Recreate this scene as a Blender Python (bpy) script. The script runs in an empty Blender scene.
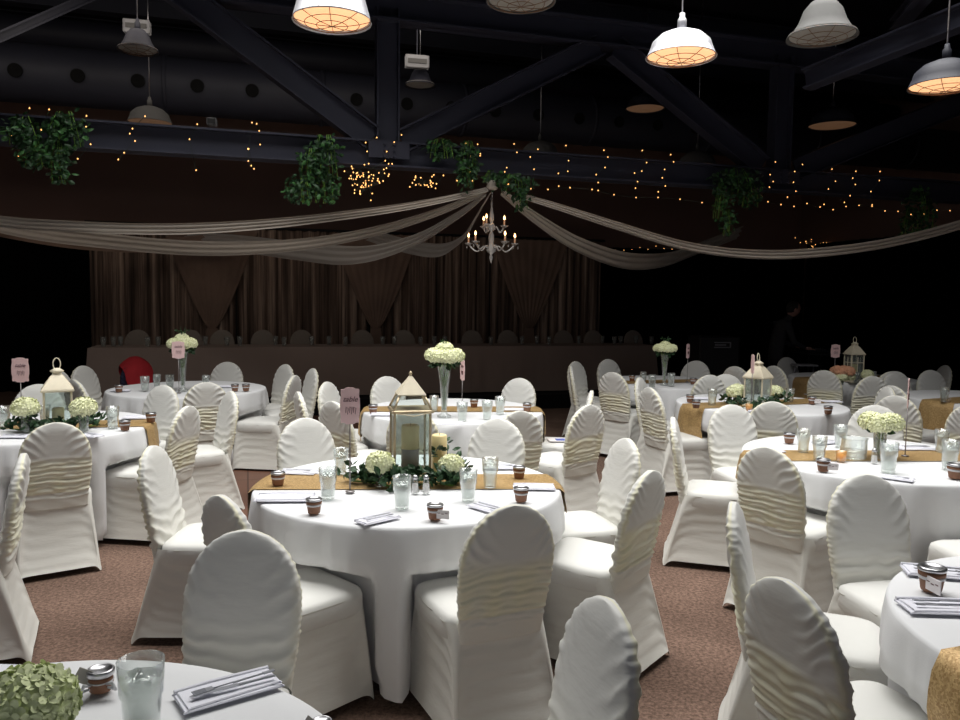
import bpy, math, random
from mathutils import Vector, Matrix, noise, Euler
random.seed(7)
S = bpy.context.scene
COL = S.collection
PI = math.pi

# ---------------------------------------------------------------- camera
EYE = Vector((0, 0, 1.69)); F = 780.0
PITCH = math.atan(60 / F); ROLL = math.radians(.73)
cam_rot = Matrix.Rotation(PI/2 - PITCH, 3, 'X') @ Matrix.Rotation(ROLL, 3, 'Z')
cd = bpy.data.cameras.new('camera'); cam = bpy.data.objects.new('camera', cd); COL.objects.link(cam)
cam.matrix_world = Matrix.Translation(EYE) @ cam_rot.to_4x4()
cd.sensor_width = 36; cd.lens = F / 960 * 36; cd.clip_start = .05; cd.clip_end = 100
S.camera = cam

def ray(px, py): return cam_rot @ Vector(((px-480)/F, -(py-360)/F, -1))
def PZ(px, py, z):                       # the place at height z seen there in the photo
    r = ray(px, py); return EYE + r * ((z-EYE.z)/r.z)
def PD(px, py, D):                       # the place at distance D
    r = ray(px, py); return EYE + r * (D/r.y)
PHI = math.radians(16.7); cP, sP = math.cos(PHI), math.sin(PHI)
def RM(a, b, z=0): return Vector((a*cP - b*sP, a*sP + b*cP, z))    # room axes
def to_room(p): return (p.x*cP + p.y*sP, -p.x*sP + p.y*cP)
def PB(px, py, b):                       # the place on the room plane at depth b
    r = ray(px, py); t = b / (-r.x*sP + r.y*cP); return EYE + r*t

# ---------------------------------------------------------------- materials
M = {}
def nodes(name):
    m = bpy.data.materials.new(name); m.use_nodes = True
    nt = m.node_tree; return m, nt, nt.nodes['Principled BSDF']
def mat(name, col, rough=.7, metal=0, noise_amt=0, nscale=20, bump=0, bscale=200, spec=.4, emit=None, estr=0, sheen=0):
    m, nt, p = nodes(name)
    p.inputs['Base Color'].default_value = (*col, 1); p.inputs['Roughness'].default_value = rough
    p.inputs['Metallic'].default_value = metal; p.inputs['Specular IOR Level'].default_value = spec
    tc = nt.nodes.new('ShaderNodeTexCoord')
    n = nt.nodes.new('ShaderNodeTexNoise'); n.inputs['Scale'].default_value = nscale; n.inputs['Detail'].default_value = 4
    nt.links.new(tc.outputs['Object'], n.inputs['Vector'])
    mx = nt.nodes.new('ShaderNodeMix'); mx.data_type = 'RGBA'
    k = noise_amt
    mx.inputs['A'].default_value = (*[c*(1-k) for c in col], 1); mx.inputs['B'].default_value = (*[min(1, c*(1+k)) for c in col], 1)
    nt.links.new(n.outputs['Fac'], mx.inputs['Factor']); nt.links.new(mx.outputs['Result'], p.inputs['Base Color'])
    if bump:
        n2 = nt.nodes.new('ShaderNodeTexNoise'); n2.inputs['Scale'].default_value = bscale
        nt.links.new(tc.outputs['Object'], n2.inputs['Vector'])
        b = nt.nodes.new('ShaderNodeBump'); b.inputs['Strength'].default_value = bump; b.inputs['Distance'].default_value = .01
        nt.links.new(n2.outputs['Fac'], b.inputs['Height']); nt.links.new(b.outputs['Normal'], p.inputs['Normal'])
    if emit:
        p.inputs['Emission Color'].default_value = (*emit, 1); p.inputs['Emission Strength'].default_value = estr
    if sheen: p.inputs['Sheen Weight'].default_value = sheen
    M[name] = m; return m

mat('linen', (.74, .745, .76), .75, noise_amt=.04, nscale=6, bump=.1, bscale=400, spec=.2)
mat('napkin', (.78, .78, .85), .8, noise_amt=.04, bump=.2, bscale=300)
mat('terracotta', (.22, .105, .06), .6, noise_amt=.25)
mat('pewter', (.5, .5, .52), .3, 1, noise_amt=.1)
mat('steel', (.42, .43, .47), .3, .7)
mat('paper', (.8, .76, .76), .8, noise_amt=.03)
mat('pink', (.8, .56, .56), .7, noise_amt=.06)
mat('ink', (.16, .08, .09), .7)
mat('pole', (.25, .23, .23), .4, .6)
mat('cream_paint', (.72, .65, .5), .5, noise_amt=.12, nscale=30)
mat('brass_paint', (.55, .45, .3), .4, .4, noise_amt=.2)
mat('wax', (.82, .68, .36), .5, noise_amt=.05)
mat('wax_dark', (.3, .26, .24), .6)
mat('petal', (.82, .84, .56), .7, noise_amt=.12, nscale=60)
mat('petal_green', (.66, .72, .42), .7, noise_amt=.25, nscale=40)
mat('petal_peach', (.75, .4, .25), .7, noise_amt=.3, nscale=20)
mat('leaf', (.022, .06, .022), .5, noise_amt=.5, nscale=18)
mat('leaf_bright', (.05, .15, .04), .5, noise_amt=.5, nscale=10)
mat('stem', (.16, .30, .05), .6, noise_amt=.3)
mat('truss_paint', (.034, .035, .055), .5, noise_amt=.15, nscale=3)
mat('dark_duct', (.02, .021, .032), .6, noise_amt=.2, nscale=2)
mat('ceiling_black', (.012, .012, .018), .9, noise_amt=.2, nscale=2)
mat('hole_black', (.001, .001, .001), 1)
mat('wall_brown', (.30, .18, .145), .9, noise_amt=.12, nscale=1.2)
mat('black_drape', (.003, .003, .0035), 1, spec=.05)
mat('champagne', (.33, .26, .225), .9, noise_amt=.05, nscale=2, spec=.1)
mat('swag_sheer', (.52, .46, .4), .8, noise_amt=.06)
mat('wire', (.02, .03, .02), .6)
mat('bulb', (1, .6, .25), .5, emit=(1, .47, .14), estr=2.6)
mat('flame', (1, .8, .5), .5, emit=(1, .5, .2), estr=9)
mat('crystal', (.5, .48, .46), .12, .35, noise_amt=.1)
mat('candle_white', (.5, .35, .25), .5, emit=(1, .35, .1), estr=.15)
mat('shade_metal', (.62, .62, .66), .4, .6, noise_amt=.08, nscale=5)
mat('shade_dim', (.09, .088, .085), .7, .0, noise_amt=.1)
mat('lens_warm', (.9, .6, .35), .5, emit=(1, .52, .25), estr=1.05, noise_amt=.1)
mat('lens_off', (.35, .33, .3), .4, noise_amt=.1)
mat('lens_dim', (.2, .15, .12), .5, emit=(1, .5, .25), estr=.06)
mat('guard', (.22, .12, .07), .5, .5)
mat('riser_skirt', (.004, .004, .005), 1)
mat('navy', (.012, .014, .035), .9)
mat('red_cloth', (.3, .008, .014), .85, noise_amt=.2, nscale=10, bump=.2, bscale=30)
mat('skin', (.45, .25, .2), .6)
mat('shirt', (.06, .06, .065), .9, noise_amt=.2)
mat('hair', (.02, .018, .016), .8)
mat('trouser', (.008, .008, .01), .9)
mat('black_plastic', (.01, .01, .011), .5)
mat('grey_print', (.22, .22, .24), .6)
mat('backstage', (.045, .035, .03), .9, noise_amt=.1)
mat('ribbon', (.6, .6, .62), .3, spec=.6)
mat('card_grey', (.36, .34, .3), .8)
mat('under_wood', (.3, .2, .12), .6, noise_amt=.2)

def glassy(name, tint, rough=.05, base=.12):
    m, nt, p = nodes(name); nt.nodes.remove(p); out = nt.nodes['Material Output']
    t = nt.nodes.new('ShaderNodeBsdfTransparent'); t.inputs['Color'].default_value = (*tint, 1)
    g = nt.nodes.new('ShaderNodeBsdfGlossy'); g.inputs['Roughness'].default_value = rough
    g.inputs['Color'].default_value = (.92, .93, .93, 1)
    d = nt.nodes.new('ShaderNodeBsdfDiffuse'); d.inputs['Color'].default_value = (*tint, 1)
    lw = nt.nodes.new('ShaderNodeLayerWeight'); lw.inputs['Blend'].default_value = .18
    m1 = nt.nodes.new('ShaderNodeMixShader'); m1.inputs[0].default_value = base
    m2 = nt.nodes.new('ShaderNodeMixShader')
    nt.links.new(t.outputs[0], m1.inputs[1]); nt.links.new(d.outputs[0], m1.inputs[2])
    nt.links.new(lw.outputs['Facing'], m2.inputs[0]); nt.links.new(m1.outputs[0], m2.inputs[1]); nt.links.new(g.outputs[0], m2.inputs[2])
    nt.links.new(m2.outputs[0], out.inputs['Surface']); M[name] = m; return m
glassy('glass', (.93, .95, .94), .05, .08)
glassy('pane_glass', (.90, .94, .93), .08, .06)
glassy('water', (.90, .91, .90), .1, .16)
glassy('amber_glass', (.9, .6, .25), .1, .4)
glassy('sheer', (.62, .56, .5), .8, .55)

def cover_mat():
    m, nt, p = nodes('spandex')
    at = nt.nodes.new('ShaderNodeAttribute'); at.attribute_name = 'cream'
    mx = nt.nodes.new('ShaderNodeMix'); mx.data_type = 'RGBA'
    mx.inputs['A'].default_value = (.70, .695, .665, 1); mx.inputs['B'].default_value = (.80, .765, .55, 1)
    nt.links.new(at.outputs['Fac'], mx.inputs['Factor']); nt.links.new(mx.outputs['Result'], p.inputs['Base Color'])
    p.inputs['Roughness'].default_value = .62; p.inputs['Specular IOR Level'].default_value = .35
    p.inputs['Sheen Weight'].default_value = .15
    tc = nt.nodes.new('ShaderNodeTexCoord'); n2 = nt.nodes.new('ShaderNodeTexNoise'); n2.inputs['Scale'].default_value = 14
    mp = nt.nodes.new('ShaderNodeMapping'); mp.inputs['Scale'].default_value = (1, 1, 3.5)
    nt.links.new(tc.outputs['Object'], mp.inputs['Vector']); nt.links.new(mp.outputs[0], n2.inputs['Vector'])
    b = nt.nodes.new('ShaderNodeBump'); b.inputs['Strength'].default_value = .15; b.inputs['Distance'].default_value = .008
    nt.links.new(n2.outputs['Fac'], b.inputs['Height']); nt.links.new(b.outputs['Normal'], p.inputs['Normal'])
    M['spandex'] = m
cover_mat()

def gold_mat():
    m, nt, p = nodes('sequin_gold')
    tc = nt.nodes.new('ShaderNodeTexCoord'); v = nt.nodes.new('ShaderNodeTexVoronoi'); v.inputs['Scale'].default_value = 170
    nt.links.new(tc.outputs['Object'], v.inputs['Vector'])
    mx = nt.nodes.new('ShaderNodeMix'); mx.data_type = 'RGBA'
    mx.inputs['A'].default_value = (.34, .20, .075, 1); mx.inputs['B'].default_value = (.62, .43, .2, 1)
    sep = nt.nodes.new('ShaderNodeSeparateColor'); nt.links.new(v.outputs['Color'], sep.inputs[0])
    nt.links.new(sep.outputs[0], mx.inputs['Factor']); nt.links.new(mx.outputs['Result'], p.inputs['Base Color'])
    p.inputs['Metallic'].default_value = .35; p.inputs['Roughness'].default_value = .45
    b = nt.nodes.new('ShaderNodeBump'); b.inputs['Strength'].default_value = .5; b.inputs['Distance'].default_value = .004
    nt.links.new(sep.outputs[1], b.inputs['Height']); nt.links.new(b.outputs['Normal'], p.inputs['Normal'])
    M['sequin_gold'] = m
gold_mat()

def carpet_mat():
    m, nt, p = nodes('carpet')
    tc = nt.nodes.new('ShaderNodeTexCoord')
    n1 = nt.nodes.new('ShaderNodeTexNoise'); n1.inputs['Scale'].default_value = 55; n1.inputs['Detail'].default_value = 6; n1.inputs['Roughness'].default_value = .7
    n2 = nt.nodes.new('ShaderNodeTexNoise'); n2.inputs['Scale'].default_value = 3.0; n2.inputs['Detail'].default_value = 3
    for n in (n1, n2): nt.links.new(tc.outputs['Object'], n.inputs['Vector'])
    r = nt.nodes.new('ShaderNodeValToRGB')
    r.color_ramp.elements[0].position = .33; r.color_ramp.elements[0].color = (.075, .048, .037, 1)
    r.color_ramp.elements[1].position = .68; r.color_ramp.elements[1].color = (.30, .195, .15, 1)
    nt.links.new(n1.outputs['Fac'], r.inputs[0])
    mx = nt.nodes.new('ShaderNodeMix'); mx.data_type = 'RGBA'; mx.blend_type = 'MULTIPLY'; mx.inputs['Factor'].default_value = .5
    r2 = nt.nodes.new('ShaderNodeValToRGB'); r2.color_ramp.elements[0].position = .35; r2.color_ramp.elements[0].color = (.6, .6, .6, 1); r2.color_ramp.elements[1].position = .65
    nt.links.new(n2.outputs['Fac'], r2.inputs[0])
    nt.links.new(r.outputs[0], mx.inputs['A']); nt.links.new(r2.outputs[0], mx.inputs['B'])
    nt.links.new(mx.outputs['Result'], p.inputs['Base Color']); p.inputs['Roughness'].default_value = .95; p.inputs['Specular IOR Level'].default_value = .1
    b = nt.nodes.new('ShaderNodeBump'); b.inputs['Strength'].default_value = .5; b.inputs['Distance'].default_value = .01
    nt.links.new(n1.outputs['Fac'], b.inputs['Height']); nt.links.new(b.outputs['Normal'], p.inputs['Normal'])
    M['carpet'] = m
carpet_mat()
def parquet_mat():
    m, nt, p = nodes('parquet')
    tc = nt.nodes.new('ShaderNodeTexCoord')
    mp = nt.nodes.new('ShaderNodeMapping'); nt.links.new(tc.outputs['Object'], mp.inputs['Vector'])
    br = nt.nodes.new('ShaderNodeTexBrick'); br.offset = 0; br.inputs['Scale'].default_value = 1
    br.inputs['Brick Width'].default_value = .92; br.inputs['Row Height'].default_value = .92; br.inputs['Mortar Size'].default_value = .006
    br.inputs['Color1'].default_value = (.17, .080, .052, 1); br.inputs['Color2'].default_value = (.20, .098, .065, 1); br.inputs['Mortar'].default_value = (.05, .02, .012, 1)
    nt.links.new(mp.outputs[0], br.inputs['Vector'])
    n = nt.nodes.new('ShaderNodeTexNoise'); n.inputs['Scale'].default_value = 9
    m2 = nt.nodes.new('ShaderNodeMapping'); m2.inputs['Scale'].default_value = (1, 9, 1)
    nt.links.new(tc.outputs['Object'], m2.inputs['Vector']); nt.links.new(m2.outputs[0], n.inputs['Vector'])
    mx = nt.nodes.new('ShaderNodeMix'); mx.data_type = 'RGBA'; mx.blend_type = 'MULTIPLY'; mx.inputs['Factor'].default_value = .35
    nt.links.new(br.outputs['Color'], mx.inputs['A']); nt.links.new(n.outputs['Fac'], mx.inputs['B'])
    nt.links.new(mx.outputs['Result'], p.inputs['Base Color']); p.inputs['Roughness'].default_value = .5; p.inputs['Specular IOR Level'].default_value = .3
    M['parquet'] = m
parquet_mat()
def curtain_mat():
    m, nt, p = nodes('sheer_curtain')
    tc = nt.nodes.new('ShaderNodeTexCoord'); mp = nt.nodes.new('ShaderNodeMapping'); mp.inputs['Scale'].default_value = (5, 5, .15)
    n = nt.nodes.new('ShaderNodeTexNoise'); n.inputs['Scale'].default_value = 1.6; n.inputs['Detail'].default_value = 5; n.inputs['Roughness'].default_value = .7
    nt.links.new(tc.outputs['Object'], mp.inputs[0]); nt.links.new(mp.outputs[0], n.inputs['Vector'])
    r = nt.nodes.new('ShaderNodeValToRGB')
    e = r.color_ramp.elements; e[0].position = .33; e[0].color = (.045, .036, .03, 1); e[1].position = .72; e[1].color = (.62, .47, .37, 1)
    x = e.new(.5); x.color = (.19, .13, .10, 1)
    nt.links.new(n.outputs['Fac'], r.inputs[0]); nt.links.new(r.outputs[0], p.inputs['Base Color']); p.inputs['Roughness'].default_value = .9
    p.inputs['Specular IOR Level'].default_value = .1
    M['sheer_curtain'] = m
curtain_mat()

# ---------------------------------------------------------------- mesh helpers
class MB:
    def __init__(s): s.v = []; s.f = []
    def add(s, vs, fs, mtx=None):
        o = len(s.v)
        s.v += [tuple(mtx @ Vector(v)) if mtx else tuple(v) for v in vs]
        s.f += [tuple(i+o for i in f) for f in fs]; return s
    def box(s, c, d, mtx=None, bev=0):
        x, y, z = [q/2 for q in d]; cx, cy, cz = c
        if not bev:
            vs = [(cx+a*x, cy+b*y, cz+e*z) for a in (-1, 1) for b in (-1, 1) for e in (-1, 1)]
            return s.add(vs, [(0,1,3,2),(4,6,7,5),(0,4,5,1),(2,3,7,6),(0,2,6,4),(1,5,7,3)], mtx)
        q = bev; vs = []; fs = []
        for zz, k in ((-z, 1), (-z+q, 0), (z-q, 0), (z, 1)):
            i = q*k
            for a, b in ((-1,-1),(1,-1),(1,1),(-1,1)):
                A = [(a*(x-i), b*(y-q-i)), (a*(x-q-i), b*(y-i))]
                if (a*b) < 0: A = A[::-1]
                A = A[::-1]
                vs += [(cx+p[0], cy+p[1], cz+zz) for p in A]
        n = 8
        for r in range(3):
            for i in range(n): j = (i+1) % n; fs.append((r*n+i, r*n+j, (r+1)*n+j, (r+1)*n+i))
        fs += [tuple(range(n))[::-1], tuple(range(3*n, 4*n))]
        return s.add(vs, fs, mtx)
    def lathe(s, prof, n=24, c=(0,0,0), mtx=None, cap=True):
        vs = []; fs = []
        for r, z in prof:
            for i in range(n):
                a = 2*PI*i/n; vs.append((c[0]+r*math.cos(a), c[1]+r*math.sin(a), c[2]+z))
        for k in range(len(prof)-1):
            for i in range(n):
                j = (i+1) % n; fs.append((k*n+i, k*n+j, (k+1)*n+j, (k+1)*n+i))
        if cap:
            if prof[0][0] > 1e-5: fs.append(tuple(range(n))[::-1])
            if prof[-1][0] > 1e-5: fs.append(tuple(range((len(prof)-1)*n, len(prof)*n)))
        return s.add(vs, fs, mtx)
    def tube(s, pts, r, n=8, cap=True):
        pts = [Vector(p) for p in pts]; vs = []; fs = []
        rr = r if isinstance(r, (list, tuple)) else [r]*len(pts)
        prev = None
        for k, p in enumerate(pts):
            t = (pts[min(k+1, len(pts)-1)] - pts[max(k-1, 0)]).normalized()
            u = t.cross(Vector((0, 0, 1)))
            if u.length < .05: u = t.cross(Vector((0, 1, 0)))
            if prev and u.dot(prev) < 0: u = -u
            u.normalize(); prev = u; w = t.cross(u)
            for i in range(n):
                a = 2*PI*i/n; vs.append(tuple(p + (u*math.cos(a) + w*math.sin(a))*rr[k]))
        for k in range(len(pts)-1):
            for i in range(n):
                j = (i+1) % n; fs.append((k*n+i, k*n+j, (k+1)*n+j, (k+1)*n+i))
        if cap: fs += [tuple(range(n))[::-1], tuple(range((len(pts)-1)*n, len(pts)*n))]
        return s.add(vs, fs)
    def beam(s, a, b, w, h, up=Vector((0,0,1)), flange=.02):     # I section, web in the middle
        a = Vector(a); b = Vector(b); t = (b-a).normalized(); L = (b-a).length
        v = (up - t*up.dot(t)).normalized(); u = t.cross(v)
        mt = Matrix((( t.x, u.x, v.x, (a.x+b.x)/2), (t.y, u.y, v.y, (a.y+b.y)/2), (t.z, u.z, v.z, (a.z+b.z)/2), (0,0,0,1)))
        s.box((0,0,0), (L, .02, h), mt); s.box((0,0,h/2-flange/2), (L, w, flange), mt); s.box((0,0,-h/2+flange/2), (L, w, flange), mt)
        return s
    def mesh(s, name, m, smooth=False):
        me = bpy.data.meshes.new(name); me.from_pydata(s.v, [], s.f); me.materials.append(M[m])
        if smooth: me.shade_smooth()
        me.update(); return me
def link(name, me, parent=None):
    o = bpy.data.objects.new(name, me); COL.objects.link(o)
    if parent: o.parent = parent
    return o
def tag(o, label, cat, group=None, kind=None):
    if label: o['label'] = label
    if cat: o['category'] = cat
    if group: o['group'] = group
    if kind: o['kind'] = kind
    return o
def thing(name, label, cat, loc=(0,0,0), rz=0, group=None, sc=1):
    o = bpy.data.objects.new(name, None); o.empty_display_size = .1; COL.objects.link(o)
    o.location = loc; o.rotation_euler = (0, 0, rz); o.scale = (sc, sc, sc)
    return tag(o, label, cat, group)
def kit_place(kit, parent):
    for k in kit:
        o = link(k[0], k[1], parent)
        if len(k) > 2:
            kit_place(k[2], o)
def place(name, kit, label, cat, loc, rz=0, group=None, sc=1):
    t = thing(name, label, cat, loc, rz, group, sc); kit_place(kit, t); return t
def struct(name, mb, m, smooth=False):
    o = link(name, mb.mesh(name, m, smooth)); o['kind'] = 'structure'; return o
def sstep(a, b, x):
    t = max(0, min(1, (x-a)/(b-a))); return t*t*(3-2*t)

# ---------------------------------------------------------------- setting
fl = MB(); fl.box((1, 6, -.05), (36, 34, .1)); struct('floor', fl, 'carpet')
ce = MB()
cs = [RM(a, b, z) for z in (5.9, 6.0) for a, b in ((-14, -3), (17, -3), (17, 16), (-14, 16))]
ce.add(cs, [(0,3,2,1),(4,5,6,7),(0,1,5,4),(1,2,6,5),(2,3,7,6),(3,0,4,7)]); struct('ceiling', ce, 'ceiling_black')
def wallbox(a0, b0, a1, b1, z0, z1, m, name):
    mb = MB(); cs = [RM(a, b, z) for z in (z0, z1) for a, b in ((a0,b0),(a1,b0),(a1,b1),(a0,b1))]
    mb.add(cs, [(0,3,2,1),(4,5,6,7),(0,1,5,4),(1,2,6,5),(2,3,7,6),(3,0,4,7)]); return struct(name, mb, m)
wallbox(-12, 15.6, 15, 15.75, 0, 5.9, 'wall_brown', 'wall_back')
wallbox(-10.15, 1.0, -10, 15.6, 0, 5.9, 'wall_brown', 'wall_left')
wallbox(12.5, 1.0, 12.65, 15.6, 0, 5.9, 'wall_brown', 'wall_right')

# drape: a pleated curtain from room point to room point
def drape_mesh(name, p0, p1, z0, z1, m, amp=.04, wl=.16, seed=0, n=None, open_fn=None, rows=2):
    L = (Vector(p1)-Vector(p0)).length; n = n or int(L/.03); d = (Vector(p1)-Vector(p0)).normalized(); nn = Vector((-d.y, d.x, 0))
    mb = MB(); vs = []; fs = []
    for j in range(rows+1):
        for i in range(n+1):
            s = L*i/n; w = noise.noise((s*1.3, seed, 0))*1.2
            y = amp*math.sin(2*PI*(s/wl + w)) + amp*.5*noise.noise((s*9, seed+5, j*.3))
            p = Vector(p0) + d*s + nn*y; vs.append((p.x, p.y, z0+(z1-z0)*j/rows))
    for j in range(rows):
        for i in range(n): a = j*(n+1)+i; fs.append((a, a+1, a+n+2, a+n+1))
    mb.add(vs, fs); return mb.mesh(name, m, True)
for nm, a0, a1, b0, b1, lab in (('l', -9.8, 1.6, 15.2, 15.2, 'black floor-length drape along the back wall behind the pale backdrop and at its left'),
                        ('r', 1.7, 12.3, 15.2, 15.2, 'black floor-length drape along the back wall to the right of the pale backdrop')):
    o = link('black_drape', drape_mesh('black_drape', RM(a0, b0), RM(a1, b1), .01, 2.84, 'black_drape', .05, .3, a0)); tag(o, lab, 'curtain', 'black drapes round the hall')
o = link('black_drape', drape_mesh('black_drape', RM(-9.8, 4), RM(-9.8, 15.1), .01, 3.05, 'black_drape', .05, .3, 3)); tag(o, 'black floor-length drape down the left side of the hall', 'curtain', 'black drapes round the hall')
o = link('black_drape', drape_mesh('black_drape', RM(12.3, 15.1), RM(12.3, 4), .01, 3.05, 'black_drape', .05, .3, 3)); tag(o, 'black floor-length drape down the far right side of the hall', 'curtain', 'black drapes round the hall')

# dance floor
pe = to_room(PZ(630, 500, .02))
df = thing('dance_floor', 'reddish brown wooden panel dance floor between the round tables', 'floor', RM(0, 0, 0), PHI)
a0, a1, b0, b1 = -4.0, 3.0, pe[1], 11.2
mb = MB(); mb.box(((a0+a1)/2, (b0+b1)/2, .011), (a1-a0, b1-b0, .018)); link('floor_panels', mb.mesh('floor_panels', 'parquet'), df)
mat('edge_metal', (.04, .025, .02), .4, .3)
mb = MB()
for c, d in ((((a0+a1)/2, b0-.03, .009), (a1-a0+.12, .06, .016)), ((a0-.03, (b0+b1)/2, .009), (.06, b1-b0, .016)), ((a1+.03, (b0+b1)/2, .009), (.06, b1-b0, .016))): mb.box(c, d, bev=.004)
link('edge_strip', mb.mesh('edge_strip', 'edge_metal'), df)

# riser with head table
bR = 11.35
aL = to_room(PB(60, 400, bR))[0]; aR = to_room(PB(665, 400, bR))[0]
rs = thing('stage_riser', 'low black skirted riser under the long head table', 'stage', RM((aL+aR)/2, bR+1.3, 0), PHI)
w = aR-aL
mb = MB(); mb.box((0, 0, .20), (w, 2.6, .04)); link('deck', mb.mesh('deck', 'riser_skirt'), rs)
mb = MB(); mb.box((0, -1.29, .09), (w, .02, .18)); mb.box((-w/2+.01, 0, .09), (.02, 2.56, .18)); mb.box((w/2-.01, 0, .09), (.02, 2.56, .18)); link('skirt', mb.mesh('skirt', 'riser_skirt'), rs)
RZ = .221
# head table
bH = 11.75
hL = to_room(PB(90, 350, bH))[0]; hR = to_room(PB(654, 350, bH))[0]
ht = thing('head_table', 'long straight head table standing on the black riser, hidden under champagne cloth', 'table', RM((hL+hR)/2, bH+.38, RZ), PHI)
w = hR-hL
mb = MB(); mb.box((0, 0, .72), (w, .72, .03)); link('tabletop', mb.mesh('tabletop', 'under_wood'), ht)
for sx in (-1, 1):
    for sy in (-1, 1):
        mb = MB(); mb.tube([(sx*(w/2-.3), sy*.28, 0), (sx*(w/2-.3), sy*.28, .7)], .02); link('leg', mb.mesh('leg', 'pewter'), ht)
def head_cloth():
    mb = MB(); vs = []; fs = []
    path = []; x0, y0 = w/2+.03, .39
    nx = 240
    for i in range(nx+1): path.append((-x0 + 2*x0*i/nx, -y0, 0, -1))
    for i in range(1, 11): path.append((x0, -y0+2*y0*i/10, 1, 0))
    for i in range(1, nx+1): path.append((x0-2*x0*i/nx, y0, 0, 1))
    for i in range(1, 10): path.append((-x0, y0-2*y0*i/10, -1, 0))
    n = len(path)
    for j in range(7):
        t = j/6
        for i, (x, y, nx_, ny_) in enumerate(path):
            k = t*(.05*noise.noise((x*2.1, y*3, 2)) + .05*t + .012*noise.noise((x*9, y*9, 0)))
            px_ = 0
            if abs(x) > x0-.01 or (i == 0): px_ = .06*t*(1 if x > 0 else -1)
            vs.append((x+nx_*k+px_, y+ny_*k, .742-(.72)*t))
    for j in range(6):
        for i in range(n): a = j*n+i; b = j*n+(i+1) % n; fs.append((a, b, b+n, a+n))
    fs.append(tuple(range(n))[::-1])
    mb.add(vs, fs); return mb.mesh('head_tablecloth', 'champagne', False)
o = link('head_tablecloth', head_cloth()); o.location = RM((hL+hR)/2, bH+.38, RZ); o.rotation_euler = (0, 0, PHI)
tag(o, 'long champagne cloth hanging to the riser from the head table', 'tablecloth')

# backdrop
bB = 14.1
qL = to_room(PB(90, 300, bB))[0]; qR = to_room(PB(601, 300, bB))[0]
ztop = PB(330, 232, bB).z
bd = thing('backdrop_curtain', 'tall sheer pale brown backdrop curtain hung behind the head table', 'curtain', (0, 0, 0), 0)
npan = 4
for k in range(npan):
    u0 = qL+(qR-qL)*k/npan; u1 = qL+(qR-qL)*(k+1)/npan
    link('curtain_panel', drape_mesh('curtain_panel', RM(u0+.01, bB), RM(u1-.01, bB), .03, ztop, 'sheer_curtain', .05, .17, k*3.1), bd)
mb = MB(); mb.tube([RM(qL-.05, bB, ztop+.02), RM(qR+.05, bB, ztop+.02)], .025)
for k in range(npan+1):
    u0 = qL+(qR-qL)*k/npan; mb.tube([RM(u0, bB+.1, .01), RM(u0, bB+.1, ztop)], .02)
link('pipe_frame', mb.mesh('pipe_frame', 'black_plastic'), bd)
# tied-back overlay drapes: V shaped, gathered at the middle height
mat('overlay', (.24, .16, .12), .9, noise_amt=.3, nscale=3)
for pxc in (212, 375, 528):
    ac = to_room(PB(pxc, 300, bB))[0]; wd = .72
    mb = MB(); vs = []; fs = []; nr = 14; nc = 24
    zb = PB(pxc, 328, bB).z
    for j in range(nr+1):
        t = j/nr; z = ztop-.02 - (ztop-zb)*t
        hw = wd*(1-t)**.8 + .05
        for i in range(nc+1):
            s = -1+2*i/nc; vs.append(tuple(RM(ac+s*hw, bB-.09-.02*math.sin(s*26), z)))
    for j in range(nr):
        for i in range(nc): a = j*(nc+1)+i; fs.append((a, a+1, a+nc+2, a+nc+1))
    mb.add(vs, fs); mb.add([tuple(RM(ac+s*.09*k, bB-.1, z)) for z, k in ((zb, 1), (.2, 2.2)) for s in (-1, -.5, 0, .5, 1)], [(i, i+1, i+6, i+5) for i in range(4)])
    link('overlay_drape', mb.mesh('overlay_drape', 'overlay', True), bd)

# ---------------------------------------------------------------- roof steel
bT = 8.15
def tp(px, py, b=bT): return PB(px, py, b)
def z_at(px, py, b=bT): return PB(px, py, b).z
zt = (z_at(100, 119)+z_at(380, 142)+z_at(770, 172))/3
zb_ = (z_at(100, 148)+z_at(400, 171))/2
tr = thing('roof_truss', 'dark steel roof truss with the light strings and greenery on its bottom chord', 'truss', (0, 0, 0))
mb = MB(); mb.beam(RM(-9.9, bT, (zt+zb_)/2), RM(12.4, bT, (zt+zb_)/2), .22, zt-zb_); link('bottom_chord', mb.mesh('bottom_chord', 'truss_paint'), tr)
ztc = z_at(600, 48); zup = ztc+.15
mb = MB(); mb.beam(RM(-9.9, bT, zup), RM(12.4, bT, zup), .22, .28); link('top_chord', mb.mesh('top_chord', 'truss_paint'), tr)
yv = Vector((-sP, cP, 0))
def member(p, q, wd, m='truss_paint', par=tr, name='web_member'):
    mb = MB(); p = Vector(p); q = Vector(q); t = (q-p).normalized(); side = t.cross(yv)
    mb.beam(p, q, .16, wd, side, .018); return link(name, mb.mesh(name, m), par)
def on(px, z, b=bT):
    p = PB(px, 150, b); a = to_room(p)[0]; return RM(a, b, z)
for px in (387, 779):
    member(on(px, zt), on(px, zup), .235)
member(on(372, zt+.02), on(168, zup), .26); member(on(402, zt+.02), on(596, ztc+.02), .24)
member(on(762, zt+.02), on(612, ztc+.02), .26); member(on(796, zt+.02), on(985, ztc), .26)
member(on(-20, ztc), on(-160, zt), .26)
for px in (387, 779):
    mb = MB(); c = on(px, zt-.1); mt = Matrix.Translation(c - yv*.125) @ Matrix.Rotation(PHI, 4, 'Z'); mb.box((0, 0, 0), (.42, .012, .16), mt)
    for i in (-1, 1):
        for k in (-1, 0, 1): mb.lathe([(0, 0), (.014, 0), (.014, .02), (0, .02)], 8, (0, 0, 0), Matrix.Translation(c - yv*.13 + RM(i*.05, 0, k*.06)) @ Matrix.Rotation(PHI, 4, 'Z') @ Matrix.Rotation(PI/2, 4, 'X'))
    link('gusset_plate', mb.mesh('gusset_plate', 'truss_paint'), tr)
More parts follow.
